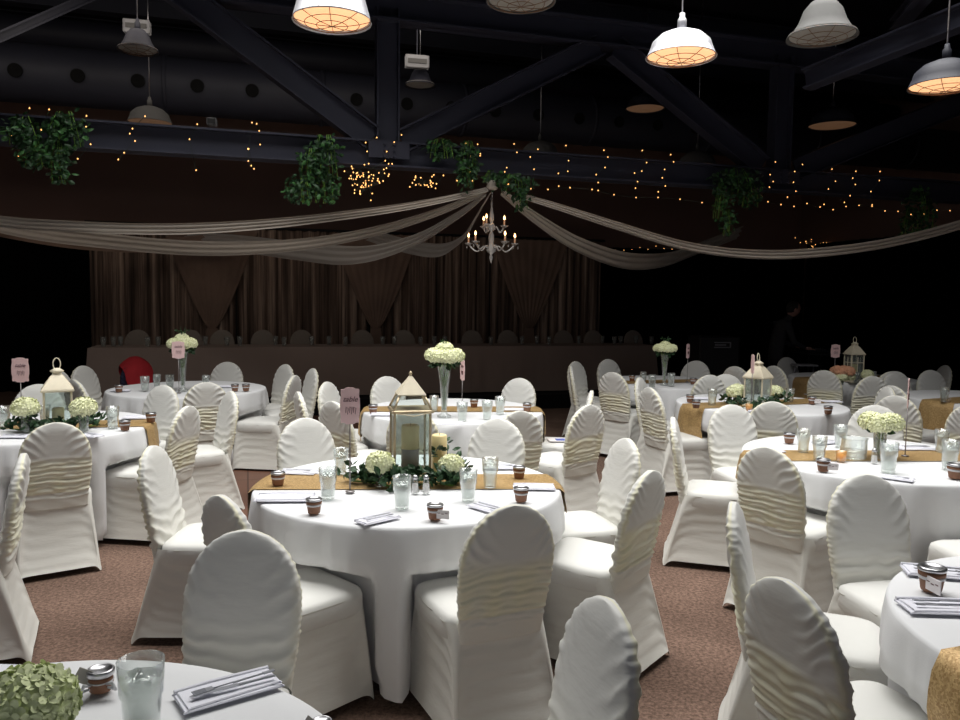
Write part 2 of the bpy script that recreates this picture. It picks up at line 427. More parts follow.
# nearer truss crossing at upper corners
t2 = thing('cross_truss', 'dark angled roof brace at the upper right corner of the ceiling', 'truss', (0,0,0))
for a, b, ww in (((806, 80), (1010, -2), .2), ((898, 24), (930, -14), .1)):
    mb = MB(); p = PD(a[0], a[1], 8); q = PD(b[0], b[1], 6.6); q = q+(q-p)*(5.7-q.z)/(q.z-p.z) if ww > .15 else q; mb.beam(p, q, .16, ww); link('brace', mb.mesh('brace', 'truss_paint'), t2)
t3 = thing('cross_truss', 'dark angled roof brace at the upper left corner of the ceiling', 'truss', (0,0,0))
mb = MB(); mb.beam(PD(-30, 50, 8.0), PD(110, -12, 9.2), .1, .10); link('brace', mb.mesh('brace', 'dark_duct'), t3)
# far truss behind
t4 = thing('roof_truss', 'farther dark roof truss barely visible behind the ducts', 'truss', (0,0,0))
mb = MB(); mb.beam(RM(-9.9, 13.4, 4.95), RM(12.4, 13.4, 4.95), .2, .22); mb.beam(RM(-9.9, 13.4, 5.75), RM(12.4, 13.4, 5.75), .2, .2); link('chord', mb.mesh('chord', 'dark_duct'), t4)
for k in range(-5, 7): member(RM(k*1.9, 13.4, 5.0), RM(k*1.9+.95*(1 if k % 2 else -1), 13.4, 5.7), .16, 'dark_duct', t4)
# joists
for k, b in enumerate((5.2, 10.2, 12.0)):
    mb = MB(); mb.beam(RM(-9.9, b, 5.65), RM(12.4, b, 5.65), .2, .26)
    o = link('ceiling_beam', mb.mesh('ceiling_beam', 'dark_duct')); tag(o, ['dark steel ceiling beam crossing nearest overhead', 'dark steel ceiling beam just behind the big truss', 'dark steel ceiling beam above the far duct'][k], 'beam', 'ceiling beams')
# duct with round ports
bD = 11.2; dz = [z_at(*p, bD) for p in ((84, 76), (199, 88), (402, 109), (530, 124), (684, 137))]; dzc = sum(dz)/5+.05
du = thing('air_duct', 'large dark round air duct with a row of round ports', 'duct', (0,0,0))
mb = MB(); mb.tube([RM(a, bD, dzc) for a in (-9.9, -5, 0, 5, 12.4)], .36, 28); link('duct_pipe', mb.mesh('duct_pipe', 'dark_duct', True), du)
for a in range(-9, 12, 2):
    mb = MB(); mb.tube([RM(a, bD, dzc), RM(a+.05, bD, dzc)], .372, 28); link('seam_ring', mb.mesh('seam_ring', 'dark_duct', True), du)
hp = [to_room(PB(px, 100, bD))[0] for px in (24, 84, 142, 199, 252, 305, 353, 402, 445, 488, 530, 570, 609, 647, 684, 718, 750)]
for a in hp:
    mb = MB(); mt = Matrix.Translation(RM(a, bD-.352, dzc-.06)) @ Matrix.Rotation(PHI, 4, 'Z') @ Matrix.Rotation(PI/2+.15, 4, 'X')
    mb.lathe([(.055, -.01), (.08, 0), (.085, .02), (.072, .022), (.06, .012), (0, .01)], 16, (0,0,0), mt); link('port', mb.mesh('port', 'hole_black', True), du)
d2 = thing('air_duct', 'smaller plain dark duct running above the row of ported duct', 'duct', (0,0,0))
mb = MB(); mb.tube([RM(a, 12.9, 5.45) for a in (-9.9, 0, 12.4)], .22, 20); link('duct_pipe', mb.mesh('duct_pipe', 'dark_duct', True), d2)

# ---------------------------------------------------------------- chairs
def fold(v, sharp=2.0):
    s = .5+.5*math.sin(v); return s**sharp
def make_back(seed, strength=1.0):
    n = 96; vs = []; fs = []; cream = []
    rows = [.40+.0055*i for i in range(int(.288/.0055))]
    zc = .69; hT = .245
    na = 48; rows = [r for r in rows if r < zc] + [zc + hT*math.sin(PI/2*i/na) for i in range(na)] + [zc+hT*.9995]
    S_ = seed*11.3
    for z in rows:
        if z <= zc: w = .176+.02*sstep(.42, .66, z)
        else: w = .196*max(0, 1-((z-zc)/hT)**2.25)**.5
        yb = -.012-(z-.42)*.17
        t = .028+.006*sstep(.9, .6, z)
        if z > .86: t *= max(.25, 1-((z-.86)/.08)**2*.6)
        for i in range(n):
            a = 2*PI*i/n; c, s = math.cos(a), math.sin(a)
            x = w*(abs(c)**.9)*(1 if c > 0 else -1); y = t*(abs(s)**.55)*(1 if s > 0 else -1)
            outer = s < 0; e = abs(x)/.196
            nz = noise.noise((x*5+S_, z*6, 3 if outer else 9))
            nz2 = noise.noise((x*14+S_, z*4, 5))
            if outer:
                band = sstep(.45, .48, z)*sstep(.745+.07*nz, .675+.07*nz, z)
                sag = z + .5*x*x + .03*nz + .16*noise.noise((x*3+S_, 1, 2))*x*4*.3
                d = band*strength*(.0095*(fold(sag*215+2.6*nz2+1.5*nz+S_, .8)-.5) + .007*(fold(sag*128-2.5*nz2+2*S_, 1)-.5)) * (.85+.7*noise.noise((x*3, z*16, S_)))
                top = sstep(.69, .76, z)*sstep(.93, .88, z)
                v = (z*.75 - .8*abs(x) + .03*nz)
                d += top*.008*(fold(v*125+S_+3*nz2+2*nz, 1.6))*sstep(.1, .75, e)*strength
                low = sstep(.50, .46, z)
                d += low*.003*fold((z+.5*x)*60+S_, 2)
                cr = band*(.65+.35*nz2)
                if z < .5: cr = .15
            else:
                g = sstep(.70, .52, z)
                sag = z - 1.3*x*x*(1 if seed % 2 else -.6) + .35*x*noise.noise((S_, 2, 2)) + .03*nz
                d = g*.014*strength*(fold(sag*105+2.5*nz2+S_, 1.4)-.3)*(.4+.6*e) + .0035*sstep(.6, .95, e)*fold(z*95+x*30+S_, 2)
                v = z-.8*abs(x)+.03*nz
                d += .006*sstep(.6, .75, z)*fold(v*95+S_+3*nz2, 2)*sstep(.2, .9, e)
                cr = .12*g + .25*sstep(.8, 1, e)
            ed = sstep(.86, 1.0, e if z < zc else min(1, abs(c)))
            if outer: cr = max(cr, .8*ed)
            gather = .002*ed*math.sin(z*300+S_)
            k = 1 if not outer else -1
            vs.append((x+(gather if x > 0 else -gather), yb+y+d*k, z)); cream.append(max(0, min(1, cr)))
    R = len(rows)
    for r in range(R-1):
        for i in range(n): j = (i+1) % n; fs.append((r*n+i, r*n+j, (r+1)*n+j, (r+1)*n+i))
    fs += [tuple(range(n))[::-1], tuple(range((R-1)*n, R*n))]
    me = bpy.data.meshes.new('backrest'); me.from_pydata(vs, [], fs); me.materials.append(M['spandex'])
    at = me.attributes.new('cream', 'FLOAT', 'POINT'); at.data.foreach_set('value', cream)
    me.shade_smooth(); me.update(); return me
def rrect(hw, y0, y1, q, n=72):                 # rounded rectangle path
    pts = []; cy = (y0+y1)/2; hd = (y1-y0)/2
    for i in range(n):
        a = 2*PI*i/n; c, s = math.cos(a), math.sin(a); e = 2/q
        pts.append((hw*abs(c)**e*(1 if c > 0 else -1), cy+hd*abs(s)**e*(1 if s > 0 else -1), c, s))
    return pts
def make_seat(seed):
    n = 72; vs = []; fs = []; prof = [(.95, .385), (1.0, .40), (1.0, .455), (.975, .477), (.90, .490), (.7, .498), (.4, .502), (.02, .503)]
    for k, z in prof:
        for x, y, c, s in rrect(.212*k, .225-.225*k, .225+.225*k, 6, n):
            d = .0025*noise.noise((x*14+seed, y*14, 4))
            vs.append((x, y, z+d - (.008 if z > .49 and y < .05 else 0)))
    for r in range(len(prof)-1):
        for i in range(n): j = (i+1) % n; fs.append((r*n+i, r*n+j, (r+1)*n+j, (r+1)*n+i))
    fs.append(tuple(range((len(prof)-1)*n, len(prof)*n)))
    me = bpy.data.meshes.new('seat'); me.from_pydata(vs, [], fs); me.materials.append(M['spandex']); me.shade_smooth(); me.update(); return me
def make_skirt(seed):
    n = 112; R = 22; vs = []; fs = []; cream = []
    for r in range(R+1):
        t = r/R; z = .465*(1-t)+.006*t
        hw = .207+.028*t; y0 = -.02-.115*t; y1 = .445+.03*t
        for x, y, c, s in rrect(hw, y0, y1, 6+8*t, n):
            corner = min(1, (2*abs(c*s))**3*1.05)
            mid = 1-corner
            inset = .026*mid*math.sin(PI*min(1, t*.9))
            lift = .035*mid*t**3
            fl_ = 0
            u = abs(c)-abs(s)
            ph = (z*58 + (y if abs(c) > abs(s) else x)*(34 if abs(c) > abs(s) else 26)*(1 if seed % 2 else -1) + 2.5*noise.noise((x*4, y*4+seed, z*5)))
            amp = .009*(1-.6*t)+.002
            fl_ = amp*(fold(ph*1.5+seed*2, 1.3)-.3)*mid*(.6+.8*max(0, noise.noise((x*3+seed, y*3, z*3))+.4))
            dx = c/max(.001, math.hypot(c, s)); dy = s
            vs.append((x + dx*(fl_-inset*(abs(c) > .5)), y + dy*(fl_-inset*(abs(s) > .7)), z+lift)); cream.append(.08)
    for r in range(R):
        for i in range(n): j = (i+1) % n; fs.append((r*n+i, (r+1)*n+i, (r+1)*n+j, r*n+j))
    me = bpy.data.meshes.new('skirt'); me.from_pydata(vs, [], fs); me.materials.append(M['spandex'])
    at = me.attributes.new('cream', 'FLOAT', 'POINT'); at.data.foreach_set('value', cream)
    me.shade_smooth(); me.update(); return me
CH = [[('backrest', make_back(s, [1, 1.25, .85, 1.1][s % 4])), ('seat', make_seat(s)), ('skirt', make_skirt(s))] for s in range(1, 5)]

# tables: centre pixel on the top, label words
ZT = .757
TB = {}
def cen(px, py): p = PZ(px, py, .75); return Vector((p.x, p.y, 0))
TB['T1'] = cen(409, 485)
_f = PZ(158, 661, .75); TB['T0'] = Vector((_f.x-.09, _f.y-.762, 0)); TB['T2'] = cen(38, 426); TB['T3'] = cen(188, 389)
TB['T4'] = cen(453, 410); TB['T5'] = cen(760, 404); TB['T6'] = cen(872, 457); TB['T7'] = Vector((2.02, 2.14, 0))
TB['T8'] = cen(668, 382); TB['T9'] = cen(852, 378); TB['T10'] = cen(985, 399); TB['T11'] = Vector((-3.25, 3.15, 0))

CW = 'white covered chair, '
chairs = [ # top pixel, table, label, yaw tweak, push
 ('T1', 507, 503, 'back to us at the front right of the centre lantern table', 0),
 ('T0', 245, 533, 'large smooth grey-lit back just beyond the bottom left table', 0),
 ('T1', 228, 497, 'half hidden directly behind the large smooth-backed one left of the centre table', -12),
 ('T1', 154, 447, 'left of the centre table, bright back turned to the left', 0),
 ('T0', 600, 600, 'cut by the bottom edge below the centre table, turned sideways', -14),
 ('T1', 648, 468, 'nearest of the two at the right side of the centre table', -20),
 ('T1', 626, 441, 'second at the right side of the centre table, bright and smooth', 0),
 ('T1', 305, 419, 'facing us beyond the left part of the centre table', 0),
 ('T1', 494, 421, 'facing us just right of the tall centre lantern across its table', 0),
 ('T4', 586, 406, 'near right of the middle rear table, gathered cream back toward us', -6),
 ('T4', 590, 391, 'right side of the middle rear table, mostly behind a nearer one', -8),
 ('T4', 521, 410, 'back to us before the middle rear table, behind a bright front-facing one', 0),
 ('T4', 410, 409, 'seen through the glass of the tall centre lantern', 0),
 ('T4', 336, 402, 'with gathered back to us directly left of the pink sign', 0),
 ('T4', 329, 383, 'smooth and bright, left of the middle rear table above the gathered one', 0),
 ('T4', 303, 391, 'narrow edge-on one at the far left of the middle rear table', 10),
 ('T4', 400, 380, 'facing us beyond the middle rear table, behind the lantern roof', 0),
 ('T4', 504, 381, 'facing us beyond the middle rear table, right of its tall vase', 0),
 ('T3', 225, 363, 'grey and smooth, beyond the right part of the back left table', 0),
 ('T3', 200, 379, 'with gathered back to us in front of the back left table', 0),
 ('T3', 280, 366, 'behind the gathered one at the right side of the back left table', 0),
 ('T3', 283, 374, 'with gathered back, at the right of the back left table', 0),
 ('T3', 308, 369, 'seen edge-on farthest right of the back left table', 10),
 ('T3', 82, 367, 'farther, paler one of the two right of the left white lantern', 0),
 ('T3', 101, 378, 'nearer, darker one of the two right of the left white lantern', 0),
 ('T3', 63, 371, 'mostly hidden right behind the handle of the left white lantern', 0),
 ('T2', 153, 387, 'smooth and bright in front of the back left table', 0),
 ('T2', 54, 422, 'back to us at the front of the left lantern table', 0),
 ('T2', 172, 406, 'with gathered back to us at the right of the left lantern table', 0),
 ('T2', 230, 392, 'edge-on in the aisle right of the left lantern table', 6),
 ('T2', 38, 386, 'smooth and facing us behind the pink sign on the left lantern table', 0),
 ('T11', 20, 455, 'seen edge-on at the left edge of the picture, ruffled side toward us', 0),
 ('T8', 628, 371, 'with gathered back to us before the tall-vase table at right rear', 0),
 ('T8', 626, 362, 'grey, at the far left of the right rear tall-vase table', 0),
 ('T8', 687, 363, 'grey, beyond the right rear tall-vase table by its sign', 0),
 ('T8', 703, 374, 'grey back with low gathers at the near right of the tall-vase table', 0),
 ('T8', 577, 362, 'farther of the two narrow edge-on ones left of the tall-vase table', -12),
 ('T8', 584, 366, 'nearer of the two narrow edge-on ones left of the tall-vase table', -8),
 ('T5', 641, 378, 'rear one of the overlapping pair left of the gold runner drop', 0),
 ('T5', 651, 388, 'front one of the overlapping pair left of the gold runner drop', 0),
 ('T6', 675, 418, 'edge-on with a broad bright seat to its right, beside the carpet edge', 0),
 ('T6', 738, 407, 'bright and smooth between the two right lantern tables', -20),
 ('T5', 773, 402, 'back to us directly before the right white lantern', 0),
 ('T5', 737, 378, 'smooth and facing us just left of the right white lantern', 0),
 ('T5', 853, 387, 'bright egg-shaped back at the far right of the right lantern table', 0),
 ('T9', 739, 366, 'small grey back farthest left, behind one by the right lantern', 20),
 ('T9', 773, 367, 'grey one just behind the handle of the right white lantern', 0),
 ('T9', 787, 361, 'dark grey tall one left of the farthest right lantern table', 0),
 ('T9', 824, 370, 'grey gathered back to us before the farthest right lantern', 0),
 ('T9', 889, 372, 'broad dark grey gathered back right of the farthest lantern table', 10),
 ('T9', 908, 365, 'dark grey tall one farthest right of the far lantern', 0),
 ('T9', 867, 376, 'narrow edge-on one at the right of the far lantern table', 30),
 ('T9', 842, 363, 'dim one behind the peach flowers on the far lantern table', 0),
 ('T10', 940, 376, 'smooth grey back facing us beyond the right edge table with gold runner', 0),
 ('T10', 930, 371, 'dark, half hidden behind a smooth grey back near the right edge', 15),
 ('T10', 893, 386, 'bright narrow back behind the pink sign at right', 0),
 ('T10', 906, 398, 'with cream gathers right behind the pole of the right pink sign', 0),
 ('T10', 962, 402, 'cut by the right picture edge beside the gold runner drop', 0),
 ('T6', 876, 406, 'large bright back directly behind the vase of white flowers', 0),
 ('T6', 790, 444, 'tall, back to us with strong cream gathers at the right vase table', 0),
 ('T7', 866, 476, 'smooth and rounded, in front of the short-vase table at right', -4),
 ('T7', 738, 503, 'edge-on with a ruffled fold, left of the bottom right table', 16),
 ('T7', 785, 578, 'nearest at bottom right, dark smooth back slanting down to the right', 18),
 ('T6', 1050, 478, 'half cut by the right edge behind the bottom right table', 0),
]
occ = {k: [] for k in TB}
allch = []
for i, (tb, px, py, lab, tw) in enumerate(chairs):
    C = TB[tb]; P = PZ(px, py, .93); P.z = 0
    f = (C-P).normalized(); O = P + f*.085
    if (O-C).length < 1.06: O = C - f*1.06
    yaw = math.atan2(f.y, f.x) - PI/2 + math.radians(tw)
    allch.append([tb, O, yaw, lab, i])
# ease apart the ones that would cut into each other
for it in range(60):
    for i in range(len(allch)):
        for j in range(i):
            a, b = allch[i], allch[j]
            ca = a[1]+Matrix.Rotation(a[2], 3, 'Z') @ Vector((0, .2, 0)); cb = b[1]+Matrix.Rotation(b[2], 3, 'Z') @ Vector((0, .2, 0))
            d = ca-cb
            if d.length < .55:
                d = d.normalized() if d.length > .01 else Vector((1, 0, 0))
                # mostly along the line of sight, so they keep their place in the view
                va = a[1].normalized(); d2 = (va*(1 if d.dot(va) > 0 else -1)*.8 + d*.6).normalized()
                a[1] = a[1]+d2*.015; b[1] = b[1]-d2*.015
for tb, O, yaw, lab, i in allch:
    seed = (i*7+3) % 4
    o = place('banquet_chair', CH[seed], CW + lab, 'chair', O, yaw, 'white covered banquet chairs round the tables')
    for t in TB: occ[t].append((O, yaw))

# the navy chair with red cloth
P = PZ(137, 363, .92); P.z = 0
f = (TB['T3']-P).normalized(); O = P+f*.08
if (O-TB['T3']).length < 1.12: O = TB['T3']-f*1.12
yaw = math.atan2(f.y, f.x)-PI/2
occ['T3'].append((O, yaw))
t = thing('banquet_chair', 'dark navy uncovered chair with a red jacket over it behind the back left table', 'chair', O, yaw)
mb = MB(); mb.lathe([(.0, .44), (.2, .44), (.215, .46), (.215, .48), (.19, .5), (0, .505)], 24, (0, .22, 0)); link('seat', mb.mesh('seat', 'navy', True), t)
me = CH[0][0][1].copy(); me.materials.clear(); me.materials.append(M['navy']); link('backrest', me, t)
for sx in (-1, 1):
    for y0, y1 in ((-.1, 0), (.42, .38)):
        mb = MB(); mb.tube([(sx*.2, y0, 0), (sx*.18, y1, .45)], .013); link('leg', mb.mesh('leg', 'pewter'), t)
mb = MB(); vs = []; fs = []
for j in range(17):
    s = j/16*2-1
    for i in range(13):
        u = i/12*2-1; z = .95-.34*abs(s)**1.1-.05*u*u; yy = -.1*(1-abs(s))-.03 + (.062 if s < 0 else -.062)*(min(1, abs(s)*3)) - (z-.6)*.06
        vs.append((u*(.175-.06*abs(s))+.008*math.sin(s*9), yy+(-.034 if s > 0 else .034)*min(1, abs(s)*4)+.006*math.sin(u*14+s*5), z+.045-.05*u*u))
for j in range(16):
    for i in range(12): a = j*13+i; fs.append((a, a+1, a+14, a+13))
mb.add(vs, fs); o = link('jacket', mb.mesh('jacket', 'red_cloth', True)); o.location = O; o.rotation_euler = (0, 0, yaw)
tag(o, 'red jacket draped over the dark chair back before the head table', 'jacket')

# ---------------------------------------------------------------- round tables and cloths
names = {'T0': 'bottom left table', 'T1': 'centre table with the tall lantern', 'T2': 'left table with the white lantern', 'T3': 'back left table with a tall vase',
 'T4': 'middle rear table with a tall vase', 'T5': 'right table with the white lantern', 'T6': 'right table with the short flower vase', 'T7': 'bottom right table',
 'T8': 'right rear table with a tall vase', 'T9': 'far right table with the house-shaped lantern', 'T10': 'right edge table with a gold runner drop', 'T11': 'table out at the left edge'}
CR = .765
def cloth_r(tb, th, z):
    k = list(TB).index(tb); s = max(0, min(1, (.75-z)/.69))
    f = noise.noise((math.cos(th)*2.6+k*7, math.sin(th)*2.6, .0)) + .6*noise.noise((math.cos(th)*6+k, math.sin(th)*6, 3)) + .35*math.sin(th*17+k*2+2*math.sin(th*3))
    r = CR + .012*min(1, s*8) + s**.8*(.025+.07*f+.016*math.sin(th*29+3*noise.noise((math.cos(th)*3, math.sin(th)*3, 8))*3))
    C = TB[tb]
    for O, yaw in occ[tb]:
        if (O-C).length > 1.7: continue
        ca, sa = math.cos(-yaw), math.sin(-yaw)
        # march inwards until clear of the seat and its skirt
        top = .52 if z < .56 else 0
        if not top: continue
        for _ in range(40):
            x = C.x+r*math.cos(th)-O.x; y = C.y+r*math.sin(th)-O.y
            lx, ly = x*ca-y*sa, x*sa+y*ca
            gx = .235+.03*s; gy = .475+.03*s
            if abs(lx) < gx and -.2 < ly < gy and r > .60: r -= .012
            else: break
    return r
def make_cloth(tb):
    n = 200; vs = [(0, 0, .755)]; fs = []
    radii = [.25, .5, .7, CR-.012]
    for r in radii:
        for i in range(n): a = 2*PI*i/n; vs.append((r*math.cos(a), r*math.sin(a), .755))
    zs = [.752, .742, .72, .68, .63, .57, .50, .43, .36, .29, .22, .15, .09, .045]
    for z in zs:
        R0 = [cloth_r(tb, 2*PI*i/n, z) for i in range(n)]
        if z < .56: R0 = [min(R0[i], (R0[i-1]+R0[i]+R0[(i+1) % n])/3+.004) for i in range(n)]
        if z > .7: R0 = [min(R0[i], CR + {.752: -.004, .742: .003, .72: .008}[z]) for i in range(n)]
        for i in range(n):
            a = 2*PI*i/n; vs.append((R0[i]*math.cos(a), R0[i]*math.sin(a), z+(.015*noise.noise((math.cos(a)*3, math.sin(a)*3, 1)) if z < .1 else 0)))
    for i in range(n): fs.append((0, 1+i, 1+(i+1) % n))
    R = len(radii)+len(zs)
    for k in range(R-1):
        for i in range(n): j = (i+1) % n; a = 1+k*n; fs.append((a+i, a+n+i, a+n+j, a+j))
    me = bpy.data.meshes.new('tablecloth'); me.from_pydata(vs, [], fs); me.materials.append(M['linen']); me.shade_smooth(); me.update(); return me
mb = MB(); mb.lathe([(0, .715), (.755, .715), (.758, .73), (.755, .748), (0, .748)], 64); top_me = mb.mesh('tabletop', 'under_wood')
legs = []
for a in range(4):
    mb = MB(); th = PI/4+a*PI/2; mb.tube([(.30*math.cos(th), .30*math.sin(th), 0), (.26*math.cos(th), .26*math.sin(th), .715)], .015); legs.append(('leg', mb.mesh('leg', 'pewter')))
tkit = [('tabletop', top_me)] + legs
for tb, C in TB.items():
    place('round_table', tkit, 'round table under the white cloth of the %s' % names[tb], 'table', C, 0, 'round banquet tables')
    o = link('tablecloth', make_cloth(tb)); o.location = C
    tag(o, 'white floor-length round tablecloth on the %s' % names[tb], 'tablecloth', 'white round tablecloths')
def make_runner(tb, ang, hw=.165, drop=.3, off=0):
    vs = []; fs = []; cols = 13; top = 24; dr = 8
    ca, sa = math.cos(ang), math.sin(ang)
    tot = top+1+2*dr
    for c in range(cols):
        v = off-hw+2*hw*c/(cols-1); e = math.sqrt((CR-.004)**2-v*v); col = []
        def dropside(sg):
            th = math.atan2(v*ca+sg*e*sa, sg*e*ca-v*sa); out = []
            for k in range(1, dr+1):
                z = .755-drop*k/dr; r = max(cloth_r(tb, th, min(z, .72)), CR+.008)+.012
                if z < .6 : r = max(r, CR+.02)
                out.append((r*math.cos(th), r*math.sin(th), z))
            return out
        L = dropside(-1)[::-1]; Rr = dropside(1)
        mid = []
        for k in range(top+1):
            s = -e+2*e*k/top; mid.append((s*ca-v*sa, s*sa+v*ca, .760+.0015*noise.noise((s*9, v*9, 0))))
        vs += L+mid+Rr
    for c in range(cols-1):
        for k in range(tot-1): a = c*tot+k; fs.append((a, a+1, a+tot+1, a+tot))
    me = bpy.data.meshes.new('table_runner'); me.from_pydata(vs, [], fs); me.materials.append(M['sequin_gold']); me.shade_smooth(); me.update()
    o = link('table_runner', me); o.location = TB[tb]
    return tag(o, 'gold sequin runner across the %s' % names[tb], 'table runner', 'gold table runners')
for tb, ang, off, dr in (('T1', .06, .04, .12), ('T2', .2, .0, .2), ('T4', .08, .0, .25), ('T5', .36, 0, .3), ('T6', .05, 0, .2), ('T7', .33, 0, .42), ('T8', .3, 0, .3), ('T9', .3, 0, .32), ('T10', .45, 0, .34)):
    make_runner(tb, ang, off=off, drop=dr)

# ---------------------------------------------------------------- table things
def K(name, mb, m, smooth=True, sub=None):
    t = (name, mb.mesh(name, m, smooth)); return t + (sub,) if sub else t
ZI = .7625
def glass_kit(seed=0):
    mb = MB(); n = 24
    prof = [(.0, .0), (.031, .0), (.032, .004), (.036, .075), (.0395, .08), (.043, .145), (.0415, .145), (.038, .082), (.034, .074), (.029, .012), (.0, .010)]
    mb.lathe(prof, n, cap=False); g = K('glass_body', mb, 'glass')
    mb = MB(); mb.lathe([(0, .0125), (.0285, .0125), (.0335, .074), (.0375, .083), (.0395, .112), (0, .112)], n); w = K('water', mb, 'water')
    ice = []
    rnd = random.Random(seed)
    for k in range(3):
        mb = MB(); a = k*2.1; mt = Matrix.Translation((.015*math.cos(a), .015*math.sin(a), .106+.006*k)) @ Euler((rnd.random()*2, rnd.random()*2, rnd.random()*2)).to_matrix().to_4x4()
        mb.box((0, 0, 0), (.021, .019, .017), mt, bev=.003); ice.append(K('ice_cube', mb, 'glass'))
    return [g, w]+ice
GL = glass_kit()
def jar_kit():
    mb = MB(); mb.lathe([(0, 0), (.022, 0), (.024, .003), (.029, .038), (.031, .04), (.031, .05), (.028, .05), (0, .049)], 20); b = K('pot_body', mb, 'terracotta')
    mb = MB(); mb.lathe([(.0, .0505), (.031, .0505), (.033, .053), (.033, .058), (.030, .0605), (.024, .0605), (.022, .058), (0, .058)], 20); l = K('lid', mb, 'pewter')
    mb = MB(); mb.box((.038, -.024, .027), (.05, .003, .034), Matrix.Rotation(-.25, 4, 'Z')); c = K('name_card', mb, 'paper', False)
    mb = MB()
    for k in range(3): mb.box((.022+.015*k, -.0262, .032-.003*(k % 2)), (.01, .0008, .0022), Matrix.Rotation(-.25, 4, 'Z'))
    c = c + ([K('lettering', mb, 'ink', False)],)
    mb = MB(); mb.lathe([(.0285, .030), (.0302, .031), (.0312, .037), (.0298, .038)], 20, cap=False); r = K('ribbon', mb, 'ribbon')
    return [b, l, c, r]
JR = jar_kit(); JP = [k for k in JR if k[0] != 'name_card']
def napkin_kit(seed):
    mb = MB(); rnd = random.Random(seed)
    n = 16; vs = []; fs = []
    for lay in range(2):
        L = .235-.012*lay; W = .105-.008*lay; z0 = .004+.0045*lay
        mt = Matrix.Rotation(.04*lay, 4, 'Z') @ Matrix.Translation((.003*lay, .004*lay, z0)); mb.box((0, 0, 0), (L, W, .0055), mt, bev=.0025)
    mb.tube([(-.112, .048, .0095), (-.03, .051, .0105), (.112, .047, .0095)], .0065, 8)
    return [K('folded_cloth', mb, 'napkin', False)]
NP = napkin_kit(1)
def fork_kit():
    mb = MB(); pts = []
    # handle
    mb.box((-.045, 0, .003), (.1, .009, .0025), bev=.001); mb.box((-.088, 0, .003), (.03, .013, .003), bev=.001)
    h = K('handle', mb, 'steel', False)
    mb = MB(); mb.box((.03, 0, .004), (.05, .006, .0025), bev=.001); mb.box((.06, 0, .005), (.02, .021, .002), bev=.0008)
    hd = K('neck', mb, 'steel', False)
    T = []
    for k in range(4):
        mb = MB(); mb.box((.084, -.0087+.0058*k, .0055), (.03, .003, .002)); T.append(K('tine', mb, 'steel', False))
    return [h, hd]+T
def knife_kit():
    mb = MB(); mb.box((-.05, 0, .003), (.09, .011, .004), bev=.0015); h = K('handle', mb, 'steel', False)
    mb = MB(); mb.add([(-.005, -.006, .003), (.09, -.008, .003), (.108, .0, .003), (.1, .007, .003), (-.005, .006, .003), (-.005, -.006, .005), (.09, -.008, .0045), (.108, 0, .004), (.1, .007, .0045), (-.005, .006, .005)],
           [(4,3,2,1,0), (5,6,7,8,9), (0,1,6,5), (1,2,7,6), (2,3,8,7), (3,4,9,8), (4,0,5,9)]); b = K('blade', mb, 'steel', False)
    return [h, b]
FK, KN = fork_kit(), knife_kit()
def shaker_kit(): 
    mb = MB(); mb.lathe([(0, 0), (.019, 0), (.021, .004), (.017, .04), (.014, .062), (.0135, .068), (0, .068)], 12); b = K('shaker_body', mb, 'glass')
    mb = MB(); mb.lathe([(.0, .0685), (.0145, .0685), (.0150, .078), (.009, .087), (0, .088)], 12); c = K('cap', mb, 'pewter')
    mb = MB(); mb.lathe([(0, .004), (.016, .004), (.0135, .045), (0, .045)], 10); s = K('filling', mb, 'paper')
    return [b, c, s]
SK = shaker_kit()
def votive_kit():
    mb = MB(); mb.lathe([(0, 0), (.026, 0), (.032, .06), (.030, .06), (.025, .005), (0, .004)], 18, cap=False); b = K('votive_glass', mb, 'amber_glass')
    mb = MB(); mb.lathe([(0, .006), (.0235, .006), (.025, .034), (0, .034)], 16); c = K('wax', mb, 'wax')
    return [b, c]
VK = votive_kit()
def candle_kit(r, h, darkz=0):
    ks = []
    z0 = 0
    if darkz:
        mb = MB(); mb.lathe([(0, 0), (r, 0), (r, darkz), (0, darkz)], 28); ks.append(K('dark_base', mb, 'wax_dark')); z0 = darkz+.0005
    mb = MB(); mb.lathe([(0, z0), (r, z0), (r, h-.006), (r-.006, h), (r-.012, h-.004), (0, h-.012)], 28); ks.append(K('wax_body', mb, 'wax'))
    mb = MB(); mb.tube([(0, 0, h-.012), (.001, 0, h+.004), (.003, 0, h+.012)], .0014, 6); ks.append(K('wick', mb, 'ink'))
    return ks
